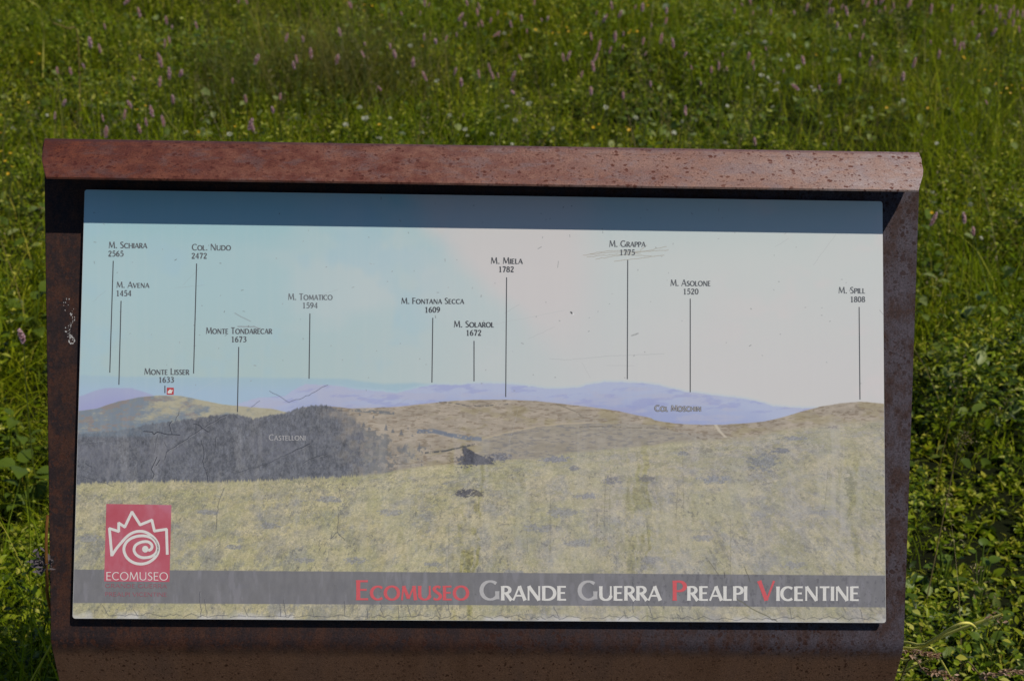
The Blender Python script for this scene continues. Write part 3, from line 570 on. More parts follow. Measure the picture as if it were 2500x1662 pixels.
GL = {
 'A': (.74, [('t', [(.03, 0), (.365, .98)]), ('T', [(.365, 1), (.69, 0)]), ('t', [(.16, .33), (.58, .33)])]),
 'C': (.74, [('c', arc(.43, .5, .36, .455, 48, 312))]),
 'D': (.82, [('T', [(.11, 0), (.11, 1)]), ('c', [(.11, .955)] + arc(.32, .5, .41, .455, 90, -90) + [(.11, .045)])]),
 'E': (.56, [('T', [(.11, 0), (.11, 1)]), ('t', [(.11, .95), (.50, .95)]), ('t', [(.11, .52), (.45, .52)]), ('t', [(.11, .05), (.51, .05)])]),
 'F': (.53, [('T', [(.11, 0), (.11, 1)]), ('t', [(.11, .95), (.49, .95)]), ('t', [(.11, .50), (.45, .50)])]),
 'G': (.82, [('c', arc(.43, .5, .36, .455, 48, 320)), ('T', [(.71, .46), (.71, .06)])]),
 'H': (.80, [('T', [(.11, 0), (.11, 1)]), ('T', [(.69, 0), (.69, 1)]), ('t', [(.11, .52), (.69, .52)])]),
 'I': (.22, [('T', [(.11, 0), (.11, 1)])]),
 'L': (.52, [('T', [(.11, 0), (.11, 1)]), ('t', [(.11, .05), (.49, .05)])]),
 'M': (.94, [('t', [(.09, 0), (.17, 1)]), ('T', [(.18, .98), (.46, .12)]), ('t', [(.46, .10), (.76, .98)]), ('T', [(.76, 1), (.85, 0)])]),
 'N': (.82, [('t', [(.11, 0), (.11, 1)]), ('T', [(.12, .98), (.70, .02)]), ('t', [(.71, 0), (.71, 1)])]),
 'O': (.88, [('c', arc(.44, .5, .37, .46, 90, 450, 26))]),
 'P': (.58, [('T', [(.11, 0), (.11, 1)]), ('c', [(.11, .955)] + arc(.28, .715, .25, .24, 90, -90) + [(.11, .475)])]),
 'R': (.64, [('T', [(.11, 0), (.11, 1)]), ('c', [(.11, .955)] + arc(.27, .73, .24, .225, 90, -90) + [(.11, .505)]), ('T', [(.30, .50), (.60, 0)])]),
 'S': (.54, [('c', spl((.45, .87), (.31, .955), (.16, .89), (.11, .74), (.22, .58), (.38, .44), (.46, .27), (.38, .1), (.23, .045), (.07, .12)))]),
 'T': (.62, [('T', [(.31, 0), (.31, .95)]), ('t', [(.03, .95), (.59, .95)])]),
 'U': (.78, [('T', [(.11, 1), (.11, .34)]), ('c', arc(.39, .34, .28, .295, 180, 360)), ('t', [(.67, .34), (.67, 1)])]),
 'V': (.72, [('T', [(.05, 1), (.36, .02)]), ('t', [(.36, .02), (.67, 1)])]),
 '0': (.54, [('c', arc(.27, .5, .2, .455, 90, 450, 22))]),
 '1': (.54, [('T', [(.29, 0), (.29, .98)]), ('t', [(.13, .84), (.29, .96)]), ('t', [(.15, .03), (.43, .03)])]),
 '2': (.54, [('c', spl((.09, .78), (.19, .93), (.32, .95), (.43, .83), (.41, .65), (.25, .36), (.08, .06))), ('T', [(.08, .07), (.48, .07)])]),
 '3': (.54, [('c', spl((.1, .88), (.25, .96), (.4, .88), (.4, .7), (.22, .54))), ('c', spl((.22, .54), (.41, .46), (.46, .27), (.36, .09), (.2, .04), (.07, .1)))]),
 '4': (.54, [('t', [(.37, .98), (.05, .30)]), ('t', [(.04, .28), (.51, .28)]), ('T', [(.37, 0), (.37, 1)])]),
 '5': (.54, [('T', [(.15, .94), (.45, .94)]), ('t', [(.15, .94), (.13, .55)]), ('c', spl((.13, .55), (.28, .6), (.43, .5), (.45, .28), (.32, .08), (.18, .04), (.06, .1)))]),
 '6': (.54, S6), '9': (.54, [('c', [(.54 - x_, 1 - y_) for x_, y_ in S6[0][1]])]),
 '7': (.54, [('T', [(.06, .93), (.48, .93)]), ('T', [(.46, .93), (.20, 0)])]),
 '8': (.54, [('c', arc(.27, .745, .155, .21, 90, 450, 18)), ('c', arc(.27, .275, .195, .23, 90, 450, 18))]),
 '.': (.26, [('T', [(.13, 0), (.13, .15)])]), ' ': (.30, []),
}
def layout(text, small=0.78):
    """text: words with the first letter large -> list of (glyph, x, scale), width"""
    x = 0.0; out = []; prev = ' '
    for ch in text:
        big = ch.isdigit() or ch in '. ' or prev == ' ' or small == 1
        s = 1.0 if big else small
        w_, st = GL[ch]; out.append((ch, x, s)); x += w_ * s + 0.035; prev = ch
    return out, x - 0.035
class Ink:
    def __init__(s): s.V = []; s.F = []; s.k = 0
    def stroke(s, uv, wd, n0):
        q = np.array(uv, float); d = np.gradient(q, axis=0); d[0] = q[1] - q[0]; d[-1] = q[-1] - q[-2]
        if np.allclose(q[0], q[-1]): d[0] = d[-1] = q[1] - q[-2]
        d /= np.linalg.norm(d, axis=1)[:, None] + 1e-12
        nr = np.c_[-d[:, 1], d[:, 0]]; wd = np.asarray(wd)[:, None] / 2
        A = q + nr * wd; B = q - nr * wd; k0 = len(s.V); n = n0 + (s.k % 9) * 0.00001; s.k += 1
        for a_, b_ in zip(A, B): s.V += [P(a_[0], a_[1], n), P(b_[0], b_[1], n)]
        for i in range(len(q) - 1): s.F.append((k0 + 2 * i, k0 + 2 * i + 1, k0 + 2 * i + 3, k0 + 2 * i + 2))
    def build(s, name, mat): return sub(name, np_mesh(name, np.array(s.V), s.F), mat)
N1 = 0.00030
def write(ink, text, x0, x1, ybase, ytop, T=.17, t=.095, small=.78, slope=0.0):
    """words set between x0 and x1 (photo view, 2359 wide), from the baseline up to the top of a capital"""
    lay, wid = layout(text, small); sx = (x1 - x0) / wid; h = ybase - ytop
    for ch, gx, s in lay:
        for mode, pts in GL[ch][1]:
            q = [(x0 + (gx + x_ * s) * sx, ybase - y_ * s * h) for x_, y_ in pts]
            if len(q) == 2:
                (xa, ya), (xb, yb2) = q; q = [(xa + (xb - xa) * f_, ya + (yb2 - ya) * f_) for f_ in (0, .12, .5, .88, 1)]
            a = np.array(q) * 1.0598; u, v = on_panel(a[:, 0], a[:, 1] + slope * (a[:, 0] - x0 * 1.0598), 0.0)
            uv = np.c_[u, v]; unit = h * 1.0598 * 0.000509        # metres per letter height
            if mode == 'c':
                d = np.gradient(np.array(pts), axis=0); an = np.abs(d[:, 1]) / (np.hypot(d[:, 0], d[:, 1]) + 1e-9); wd = (t + (T - t) * an ** 1.3) * unit
            else:
                wd = np.full(len(uv), (T if mode == 'T' else t) * unit); wd = wd * np.array([1.14, 1.0, 0.95, 1.0, 1.14][:len(uv)])
            ink.stroke(uv, wd, N1)
def flat(name, c, rough=0.5): return plain(name, c, rough, 0.2, 0.10, 260)
GREYS = [flat('ink_grey_pale', alb(112, 117, 120)), flat('ink_grey', alb(94, 97, 100)), flat('ink_grey_dark', alb(74, 76, 80))]
WHITE = flat('ink_white', alb(208, 203, 196)); PALE = flat('ink_pale', alb(172, 168, 166)); RED = flat('ink_red', alb(196, 88, 92)); LRED = flat('ink_emblem_red', alb(176, 86, 98)); FRED = flat('ink_faded_red', alb(146, 88, 96)); OUTL = flat('ink_outline', alb(84, 84, 96))
peaks = [  # name, number, name box (x0,x1,top,base), number box, line (x0,y0,x1,y1), shade
 ('M. SCHIARA', '2565', (250, 339, 557, 572), (249, 285, 578, 591), (261, 601, 253, 858), 1),
 ('M. AVENA', '1454', (268, 344, 649, 663), (267, 303, 669, 682), (279, 693, 274, 886), 1),
 ('COL. NUDO', '2472', (442, 532, 562, 577), (441, 477, 583, 596), (453, 607, 446, 860), 1),
 ('MONTE LISSER', '1633', (332, 436, 848, 863), (365, 401, 868, 881), (380, 888, 380, 905), 1),
 ('MONTE TONDARECAR', '1673', (474, 627, 754, 769), (532, 568, 775, 788), (550, 799, 547, 949), 1),
 ('M. TOMATICO', '1594', (663, 766, 676, 691), (696, 732, 697, 710), (714, 722, 712, 872), 0),
 ('M. FONTANA SECCA', '1609', (924, 1069, 686, 700), (978, 1014, 707, 720), (997, 732, 995, 881), 2),
 ('M. SOLAROL', '1672', (1045, 1138, 739, 754), (1073, 1109, 760, 773), (1092, 785, 1092, 878), 2),
 ('M. MIELA', '1782', (1130, 1204, 593, 608), (1148, 1184, 614, 627), (1167, 639, 1165, 914), 2),
 ('M. GRAPPA', '1775', (1403, 1487, 554, 569), (1427, 1463, 575, 588), (1446, 599, 1445, 873), 1),
 ('M. ASOLONE', '1520', (1544, 1637, 644, 659), (1573, 1609, 665, 678), (1590, 688, 1590, 903), 1),
 ('M. SPILL', '1808', (1931, 1993, 661, 676), (1958, 1993, 683, 696), (1979, 707, 1981, 920), 1)]
for nm, num, b1, b2, ln, sh in peaks:
    ink = Ink(); write(ink, nm, b1[0], b1[1], b1[3], b1[2], .19, .11); write(ink, num, b2[0], b2[1], b2[3], b2[2], .22, .12, 1)
    o = ink.build('peak_label', GREYS[sh]); o['label'] = 'small dark capitals reading ' + nm + ' above the height ' + num
    ink = Ink(); a = np.array([(ln[0], ln[1]), (ln[2], ln[3])]) * 1.0598; u, v = on_panel(a[:, 0], a[:, 1]); ink.stroke(np.c_[u, v], [0.00125, 0.00125], N1); ink.build('leader_line', GREYS[2])
ink = Ink(); write(ink, 'CASTELLONI', 619, 704, 1014, 1000, .12, .08); ink.build('place_label', PALE)
ink = Ink(); write(ink, 'COL MOSCHIN', 1508, 1615, 947, 933, .30, .24); ink.build('place_label_outline', OUTL)
N1 = 0.00042; ink = Ink(); write(ink, 'COL MOSCHIN', 1508, 1615, 947, 933, .12, .08); ink.build('place_label', PALE); N1 = 0.00030
TT = dict(T=.155, t=.085, small=.71, slope=0.0)
for txt, x0, x1, yb_ in (('ECOMUSEO', 819, 1080, 1381.5), ('GRANDE', 1105, 1306, 1382), ('GUERRA', 1331, 1523, 1382.3), ('PREALPI', 1548, 1722, 1382.5), ('VICENTINE', 1746, 1980, 1383)):
    lay, wid = layout(txt, .71); sx = (x1 - x0) / wid; xs = x0 + lay[1][1] * sx; xe = xs - 0.035 * sx
    hot = txt[0] in 'PV'
    ink = Ink(); write(ink, txt[0], x0, xe, yb_, yb_ - 46, .205, .10)
    if txt == 'ECOMUSEO':
        ink2 = ink
    else:
        ink.build('title_initial', RED if hot else PALE); ink2 = Ink()
    write(ink2, txt[1:], xs, x1, yb_, yb_ - 33.0, .235, .125, 1)
    ink2.build('title_word', RED if txt == 'ECOMUSEO' else WHITE)
# emblem
def e6(p): return [((x_ / 5.6 + 220) / 1.0598, (y_ / 5.6 + 1200) / 1.0598) for x_, y_ in p]
def panel_uv(p): a = np.array(p) * 1.0598; u, v = on_panel(a[:, 0], a[:, 1]); return np.c_[u, v]
def flatpoly(name, pts, mat, n):
    uv = panel_uv(pts); me = bpy.data.meshes.new(name); me.from_pydata([tuple(P(a_, b_, n)) for a_, b_ in uv], [], [list(range(len(uv)))[::-1]]); me.update(); return sub(name, me, mat)
a = NM('emblem_ink'); co = a.co(); base = a.ramp(a.noise(co, 22, 4), [(0.3, alb(170, 76, 86)), (0.55, alb(178, 92, 104)), (0.75, alb(180, 110, 128))])
base = a.mix(a.math('MULTIPLY', a.ramp(a.noise(a.scale(co, (1, 1, 0.12)), 60, 4), [(0.5, 0.0), (0.7, 1.0)]), 0.35), base, alb(186, 132, 144)); a.col(base).rough(0.5, 0.2)
emb = flatpoly('emblem_square', e6([(222, 165), (1112, 180), (1085, 1230), (192, 1222)]), a.m, 0.00022)
ink = Ink(); WE = 0.0033
crown = e6([(1055, 850), (1045, 510), (880, 535), (845, 385), (685, 450), (573, 275), (475, 480), (392, 425), (392, 540), (265, 500), (297, 870)])
def thick(pts, wd, n0=N1):
    for p, q in zip(pts[:-1], pts[1:]):
        p, q = np.array(p), np.array(q); d = (q - p) / np.linalg.norm(q - p); e = 2.6
        ink.stroke(panel_uv([p - d * e * 0.5, q + d * e * 0.5]), [wd, wd], n0)
thick(crown, WE)
sw = spl((297, 870), (360, 775), (430, 690), (500, 615), (570, 565), (650, 540), (740, 545), (830, 590), (900, 660), (935, 745), (928, 830), (885, 900), (800, 962), (700, 985), (600, 968), (520, 915), (475, 845), (463, 770), (490, 698), (545, 645), (620, 612), (700, 600), (780, 607), (855, 640), (905, 705), (920, 770), (900, 835), (850, 875), (790, 895), (710, 897), (640, 865), (602, 805), (612, 745), (655, 705), (720, 682), (790, 682), (835, 712), (848, 750), (832, 785), (795, 800))
ink.stroke(panel_uv(e6(sw)), np.full(len(sw), WE * 1.02), N1)
bl = e6(arc(755, 782, 44, 46, 0, 360, 20)); k0 = len(ink.V); uvb = panel_uv(bl); c0 = uvb[:-1].mean(0)
for a_, b_ in zip(uvb[:-1], uvb[1:]):
    k0 = len(ink.V); m_ = (a_ + b_) / 2
    ink.V += [P(c0[0], c0[1], N1 + .00012), P(a_[0], a_[1], N1 + .00012), P(m_[0], m_[1], N1 + .00012), P(b_[0], b_[1], N1 + .00012)]; ink.F.append((k0, k0 + 1, k0 + 2, k0 + 3))
ink.build('emblem_mark', WHITE)
ink = Ink(); e = e6([(215, 1208), (1068, 1090)]); write(ink, 'ECOMUSEO', e[0][0], e[1][0], e[0][1] - .3, e[1][1] + .5, .105, .085, 1, 0.006); ink.build('emblem_word', WHITE)
for t_, y0, y1 in (('GRANDE GUERRA', 1310, 1255), ('PREALPI VICENTINE', 1425, 1370)):
    ink = Ink(); e = e6([(203, y0), (1052, y1)]); write(ink, t_, e[0][0], e[1][0], e[0][1], e[1][1], .15, .11, 1, 0.006); ink.build('faded_word', FRED)
# little red marker with a pale fort on it
def f4(p): return q4(*p)
flatpoly('fort_marker', f4([(1201, 430), (1252, 431), (1251, 482), (1200, 481)]), flat('ink_marker_red', alb(176, 66, 68)), 0.00022)
flatpoly('fort_symbol', f4([(1208, 472), (1208, 456), (1216, 452), (1219, 444), (1231, 443), (1236, 451), (1243, 444), (1243, 455), (1238, 460), (1237, 472)]), WHITE, 0.00036)

# ------------------------------------------------------------------ ground
def gz(x, y):
    return -0.09 + 0.035 * np.sin(x * 1.7 + 0.6) * np.cos(y * 1.3) + 0.02 * np.sin(3.1 * x + 2.2 * y)
xs = np.concatenate([np.linspace(-300, -8, 24), np.linspace(-7.5, 7.5, 90), np.linspace(8, 300, 24)]); ys = np.concatenate([np.linspace(-300, -5, 24), np.linspace(-4.5, 12, 90), np.linspace(12.5, 300, 24)])
gx, gy = np.meshgrid(xs, ys); zz = gz(gx, gy) * np.exp(-np.maximum(np.hypot(gx, gy) - 9, 0) / 6)
ii = np.arange(gx.size).reshape(gx.shape); F = np.stack([ii[:-1, :-1], ii[:-1, 1:], ii[1:, 1:], ii[1:, :-1]], -1).reshape(-1, 4)
me = np_mesh('meadow_ground', np.c_[gx.ravel(), gy.ravel(), zz.ravel()], F, True)
a = NM('meadow_soil'); co = a.co(); n1 = a.noise(co, 9, 6, .7); a.col(a.mix(a.noise(co, 1.3, 3), a.ramp(n1, [(.3, (.006, .006, .003)), (.7, (.016, .018, .005))]), a.ramp(n1, [(.3, (.007, .010, .002)), (.7, (.018, .026, .005))]))).rough(0.95, 0.1); a.bump(n1, 0.8, 0.03)
tag(link('meadow_ground', me, a.m), kind='structure')

# ------------------------------------------------------------------ meadow growth
def leaf_mat(name, stops, trans=0.35, rough=0.42, spec=0.35, patch=None):
    a = NM(name); g = a.n('ShaderNodeNewGeometry'); c = a.ramp(g.outputs['Random Per Island'], stops)
    pf = a.noise(g.outputs['Position'], 1.5, 3, .6)
    c = a.mix(a.ramp(pf, [(.38, 0.0), (.60, 0.8)]), c, a.mix(1.0, c, patch or (1.13, .98, .7), 'MULTIPLY'))
    a.col(c).rough(rough, spec)
    tr = a.n('ShaderNodeBsdfTranslucent'); a.l(a.mix(1.0, c, (1.35, 1.3, .35), 'MULTIPLY'), tr.inputs['Color'])
    mx = a.n('ShaderNodeMixShader'); mx.inputs[0].default_value = trans
    a.l(a.b.outputs[0], mx.inputs[1]); a.l(tr.outputs[0], mx.inputs[2]); a.l(mx.outputs[0], a.out.inputs['Surface']); return a.m
M_grass = leaf_mat('grass_blades', [(0, (.034, .052, .002)), (.3, (.115, .175, .004)), (.65, (.225, .305, .008)), (.90, (.33, .39, .016)), (1, (.48, .43, .08))], 0.32, 0.5, 0.08)
M_leaf = leaf_mat('herb_leaves', [(0, (.015, .028, .002)), (.3, (.055, .098, .003)), (.65, (.155, .230, .007)), (.88, (.29, .355, .024)), (1, (.52, .54, .15))], 0.25, 0.38, 0.20)
M_tip = leaf_mat('herb_tips', [(0, (.11, .145, .004)), (.5, (.235, .27, .012)), (1, (.54, .53, .10))], 0.32, 0.5, 0.10)
M_dock = leaf_mat('broad_leaves', [(0, (.038, .070, .008)), (.6, (.105, .165, .020)), (1, (.28, .34, .13))], 0.25, 0.40, 0.22)
M_straw = leaf_mat('straw_stems', [(0, (.16, .12, .05)), (.6, (.26, .20, .09)), (1, (.33, .28, .15))], 0.15, 0.6, 0.25)
M_seed = leaf_mat('seed_heads', [(0, (.10, .085, .045)), (.5, (.18, .165, .08)), (1, (.30, .25, .16))], 0.2, 0.6, 0.2)
def scatter(n, y0, y1, margin, dens_far=0.45):
    """random spots in the wedge of meadow round the line of sight, thinner far away"""
    out = []
    while sum(len(o) for o in out) < n:
        y = rng.uniform(y0, y1, n * 2); x = rng.uniform(-1, 1, n * 2) * (0.306 * (y1 + 1.9) + margin)
        keep = (np.abs(x) < 0.306 * (y + 1.9) + margin) & (rng.random(n * 2) < 1 - (1 - dens_far) * np.clip((y - 1) / 6, 0, 1))
        keep &= ~((np.abs(x) < 0.53) & (y > -0.16) & (y < 0.40) & (rng.random(n * 2) < 0.0))
        out.append(np.c_[x, y][keep])
    return np.concatenate(out)[:n]
def nz(x, y, s, seed): return fbm(x * s + 50, y * s + 50, seed, 3)
def blades(name, pos, h, wd, lean, curl, mat, az=None, levels=4, base_lift=0.0):
    n = len(pos); az = rng.uniform(0, 2 * np.pi, n) if az is None else az
    face = az + np.pi / 2 + rng.normal(0, 0.5, n)
    V = np.zeros((n, levels, 2, 3), np.float32); z0 = gz(pos[:, 0], pos[:, 1]) + base_lift - 0.01
    for k in range(levels):
        t = k / (levels - 1); an = lean + curl * t
        r = h * t * np.sin(np.clip(lean + curl * t * 0.5, 0, 2.2)); zh = h * t * np.cos(np.clip(lean + curl * t * 0.5, -1, 2.2))
        cx = pos[:, 0] + r * np.cos(az); cy = pos[:, 1] + r * np.sin(az); ww = wd * (1 - t) ** 0.6 * 0.5 if k else wd * 0.4
        if k == levels - 1: ww = wd * 0.04
        V[:, k, 0] = np.c_[cx - ww * np.cos(face), cy - ww * np.sin(face), z0 + zh]; V[:, k, 1] = np.c_[cx + ww * np.cos(face), cy + ww * np.sin(face), z0 + zh]
    b = np.arange(n)[:, None] * levels * 2
    F = np.concatenate([np.stack([b + 2 * k, b + 2 * k + 1, b + 2 * k + 3, b + 2 * k + 2], -1).reshape(-1, 4) for k in range(levels - 1)])
    return link(name, np_mesh(name, V.reshape(-1, 3), F, True), mat)
def leaves_geo(c, length, wid, az, pitch, roll, shape):
    """folded leaves: c = leaf base points; shape = list of (t, half width, droop)"""
    n = len(c); ex = np.c_[np.cos(az) * np.cos(pitch), np.sin(az) * np.cos(pitch), np.sin(pitch)]
    sd = np.c_[-np.sin(az), np.cos(az), np.zeros(n)]; up = np.cross(ex, sd)
    s2 = sd * np.cos(roll)[:, None] + up * np.sin(roll)[:, None]; u2 = np.cross(ex, s2)
    K = len(shape); V = np.zeros((n, K, 3, 3), np.float32)
    for k, (t, hw, dr) in enumerate(shape):
        mid = c + ex * (length * t)[:, None] + np.c_[np.zeros((n, 2)), -dr * length]
        for j, sg in enumerate((-1, 0, 1)):
            V[:, k, j] = mid + s2 * (sg * hw * wid)[:, None] + u2 * (abs(sg) * hw * wid * 0.28)[:, None]
    b = np.arange(n) * K * 3; F = []
    for k in range(K - 1):
        for j in range(2): F.append(np.stack([b + 3 * k + j, b + 3 * k + j + 1, b + 3 * k + 3 + j + 1, b + 3 * k + 3 + j], -1).reshape(-1, 4))
    return V.reshape(-1, 3), np.concatenate(F)
Y0, Y1 = -1.2, 8.6
GAPS = [(ground_at(2420, 1450, .0), .12, .97), (ground_at(2300, 1570, .05), .13, .85), (ground_at(2440, 1300, .0), .10, .9), (ground_at(2320, 1230, .0), .07, .9), (ground_at(2480, 1130, .0), .08, .85), (ground_at(2300, 1040, .0), .06, .8), (ground_at(2450, 900, .0), .08, .8), (ground_at(2300, 830, .0), .06, .8), (ground_at(2380, 620, .1), .12, .6), (ground_at(60, 1230, .1), .09, .5), (ground_at(75, 890, .1), .08, .6), (ground_at(1830, 320, .1), .2, .6), (ground_at(930, 175, .1), .2, .6)]
def relief(p):
    """hummocks and hollows of the sward: factor for plant height"""
    h = 0.16 + 1.42 * ss(.40, .64, fbm(p[:, 0] * 4.2 + 31, p[:, 1] * 4.2 + 11, 341, 3)) * (.55 + .9 * fbm(p[:, 0] * 11 + 3, p[:, 1] * 11 + 9, 351, 2))
    h = h * (.78 + .50 * ss(.38, .62, fbm(p[:, 0] * 1.5 + 71, p[:, 1] * 1.5 + 23, 361, 3)))
    for g, r, a in GAPS: h = h * (1 - a * np.exp(-((p[:, 0] - g[0]) ** 2 + (p[:, 1] - g[1]) ** 2) / r ** 2))
    return h
# grass
N = 240000; p = scatter(N, Y0, Y1, 0.9)
ht = 0.07 + 0.14 * rng.random(N) ** 1.4; pat = nz(p[:, 0], p[:, 1], 0.9, 301)
leftlong = ss(-0.55, -0.85, p[:, 0]) * ss(1.2, 0.3, p[:, 1])
ht *= 0.75 + 0.6 * pat; ht *= 1 + 0.5 * leftlong; right_ = ss(.42, .56, p[:, 0]) * ss(2.6, 1.8, p[:, 1]); ht *= (.35 + .75 * relief(p)) * (1 - .55 * right_); tall = rng.random(N) < .03; ht = np.where(tall, ht * 1.5 + .08, ht)
ht *= np.where((p[:, 1] < -0.2), 0.7, 1.0)
tag(blades('grass', p, ht, np.where(tall, .0022, rng.uniform(.0020, .0042, N)) * (1 + .5 * leftlong), np.abs(rng.normal(.22, .50, N)), rng.uniform(0, 2.3, N), M_grass), kind='stuff')
# leafy herbs: upright stems set with tiers of narrow leaves, paler at the tip
NP_ = 36000; p = scatter(NP_, Y0, Y1, 0.9); pat = nz(p[:, 0], p[:, 1], 1.3, 311) + 0.20 * ss(.42, .6, p[:, 0]) * ss(2.6, 1.6, p[:, 1]) + .06 * ss(-.5, -.9, p[:, 0]) - 0.16 * ss(4.2, 2.8, p[:, 1]) * ss(1.0, .3, np.abs(p[:, 0] - .1)) - .05 * ss(3, 6, p[:, 1])
k = pat > 0.40; p = p[k]; pat = pat[k]; n0 = len(p)
hp = (0.11 + 0.40 * (pat - .38)) * rng.uniform(.65, 1.2, n0) * relief(p); J = 15
t = np.tile((np.arange(J) + .5) / J, (n0, 1)) + rng.normal(0, .02, (n0, J)); leanx = rng.normal(0, .18, (n0, 1)); leany = rng.normal(0, .18, (n0, 1))
hh = hp[:, None] * (.25 + .75 * t); c = np.stack([p[:, :1] + hh * leanx, p[:, 1:] + hh * leany, gz(p[:, 0], p[:, 1])[:, None] + hh], -1).reshape(-1, 3); tt_ = t.reshape(-1); n_ = len(c)
size = np.repeat((.009 + .021 * rng.random(n0) ** 1.8) * (1 + .06 * ss(.42, .56, p[:, 0]) * ss(2.2, 1.4, p[:, 1])), J); ln = size * (1.25 - .75 * tt_) * rng.uniform(.75, 1.2, n_); slim = np.repeat(rng.uniform(.12, .28, n0), J)
az = (np.arange(J)[None] * 2.39996 + rng.uniform(0, 6.283, (n0, 1))).reshape(-1) + rng.normal(0, .25, n_)
V, F = leaves_geo(c, ln, ln * slim, az, rng.normal(.1, .3, n_) + .75 * tt_ ** 2, rng.normal(0, .4, n_), [(0, .12, 0), (.35, 1, -.02), (.7, .72, .03), (1, .04, .12)])
tag(link('herb_undergrowth', np_mesh('herb_undergrowth', V, F, True), [M_leaf, M_tip]), kind='stuff')
hm_ = bpy.data.objects['herb_undergrowth'].data; q_ = len(F) // n_; hm_.polygons.foreach_set('material_index', np.tile((tt_ > .74).astype(np.int32), q_)); hm_.update()
# larger leaves (clover, dock, lady's mantle) low in the sward
N = 14000; p = scatter(N, Y0, Y1, 0.9); k = nz(p[:, 0], p[:, 1], 1.1, 321) + .08 * ss(.45, .8, p[:, 0]) > 0.46; p = p[k]; N = len(p)
ln = rng.uniform(.02, .048, N); zc = gz(p[:, 0], p[:, 1]) + rng.uniform(.02, .15, N) * np.clip(relief(p), .3, 1.2)
V, F = leaves_geo(np.c_[p, zc], ln, ln * rng.uniform(.22, .36, N), rng.uniform(0, 6.283, N), rng.normal(.3, .4, N), rng.normal(0, .45, N), [(0, .08, 0), (.15, .7, -.01), (.4, 1, 0), (.7, .78, .05), (.9, .34, .13), (1, .02, .2)])
tag(link('broad_leaf_undergrowth', np_mesh('broad_leaf_undergrowth', V, F, True), M_dock), kind='stuff')
# flowering grasses: thin stems with loose pale panicles
N = 1500; p = scatter(N, Y0, Y1, .9, .7); k = nz(p[:, 0], p[:, 1], 1.0, 331) + .06 * ss(.5, .7, p[:, 0]) > .47; p = p[k]; N = len(p)
ht = rng.uniform(.26, .46, N); az = rng.uniform(0, 6.283, N); le = np.abs(rng.normal(.1, .16, N)); cu = rng.uniform(.1, .7, N)
tag(blades('grass_stems', p, ht, np.full(N, .0018), le, cu, M_straw, az, 5), kind='stuff')
J = 26; t = rng.uniform(.72, 1.0, (N, J)); aa = (le[:, None] + cu[:, None] * t * .5)
r = ht[:, None] * t * np.sin(aa); zz = ht[:, None] * t * np.cos(aa) + gz(p[:, 0], p[:, 1])[:, None]
sp_ = .016 * (1.05 - t) / .3 + .003; oa = rng.uniform(0, 6.283, (N, J))
c = np.stack([p[:, :1] + r * np.cos(az)[:, None] + sp_ * np.cos(oa), p[:, 1:] + r * np.sin(az)[:, None] + sp_ * np.sin(oa), zz + rng.normal(0, .003, (N, J))], -1).reshape(-1, 3); n_ = len(c)
ln = rng.uniform(.0045, .009, n_)
V, F = leaves_geo(c, ln, ln * .22, rng.uniform(0, 6.283, n_), rng.normal(.7, .5, n_), rng.uniform(-1, 1, n_), [(0, .4, 0), (.5, 1, 0), (1, .1, 0)])
tag(link('grass_panicles', np_mesh('grass_panicles', V, F, True), M_seed), kind='stuff')
# tangle of fine dry grass in the tall tuft at the back
def tuft(name, label, px, py, n, hmin, hmax, spread, mat, cat='grass tuft'):
    g = ground_at(px, py, 0.12); q = np.c_[rng.normal(g[0], spread, n), rng.normal(g[1], spread * .8, n)]
    o = blades(name, q, rng.uniform(hmin, hmax, n), rng.uniform(.0016, .003, n), np.abs(rng.normal(.15, .25, n)), rng.uniform(.3, 1.9, n), mat, None, 6)
    tag(o, label, cat); return o
M_tuft = leaf_mat('tuft_blades', [(0, (.040, .055, .004)), (.5, (.085, .105, .010)), (1, (.24, .21, .06))], 0.3, .5, .3)
tuft('grass_tuft', 'tall dark tuft of drooping olive grass with dry tips beyond the hood', 770, 130, 1700, .28, .52, .24, M_tuft)

# ------------------------------------------------------------------ flowers
M_pink = leaf_mat('bistort_pink', [(0, (.52, .30, .40)), (.5, (.70, .48, .58)), (1, (.85, .70, .76))], 0.3, .6, .2, (1, 1, 1)); M_stem = leaf_mat('flower_stems', [(0, (.06, .10, .02)), (1, (.12, .15, .04))], .2, .5, .3)
M_yel = leaf_mat('buttercup_yellow', [(0, (.55, .30, .01)), (1, (.75, .48, .02))], .2, .35, .4, (1, 1, 1)); M_wht = leaf_mat('umbel_white', [(0, (.36, .37, .25)), (1, (.62, .61, .50))], .25, .6, .2, (1, 1, 1))
def spike_mesh(seed, L=.040, r=.0047):
    rg = np.random.default_rng(seed); n = 150; t = (np.arange(n) + .5) / n; an = np.arange(n) * 2.39996 + rg.normal(0, .3, n)
    prof_ = r * np.clip(np.sin(np.pi * (t * .86 + .10)) ** .55, .15, 1) * rg.uniform(.8, 1.1, n)
    c = np.c_[prof_ * .35 * np.cos(an), prof_ * .35 * np.sin(an), t * L]; ln = prof_ * .95 + .0012
    V, F = leaves_geo(c, ln, ln * .42, an, rg.normal(.35, .35, n), rg.uniform(-.8, .8, n), [(0, .5, 0), (.5, 1, 0), (1, .5, 0)])
    k = 8; core = []; cf = []
    for i in range(5):
        for j in range(k): core.append((r * .5 * math.sin(math.pi * (i / 4 * .8 + .12)) * math.cos(6.283 * j / k), r * .5 * math.sin(math.pi * (i / 4 * .8 + .12)) * math.sin(6.283 * j / k), L * i / 4))
    o = len(V)
    for i in range(4):
        for j in range(k): cf.append((o + i * k + j, o + i * k + (j + 1) % k, o + (i + 1) * k + (j + 1) % k, o + (i + 1) * k + j))
    return np_mesh('flower_spike', np.concatenate([V, core]), np.concatenate([F, cf]), True)
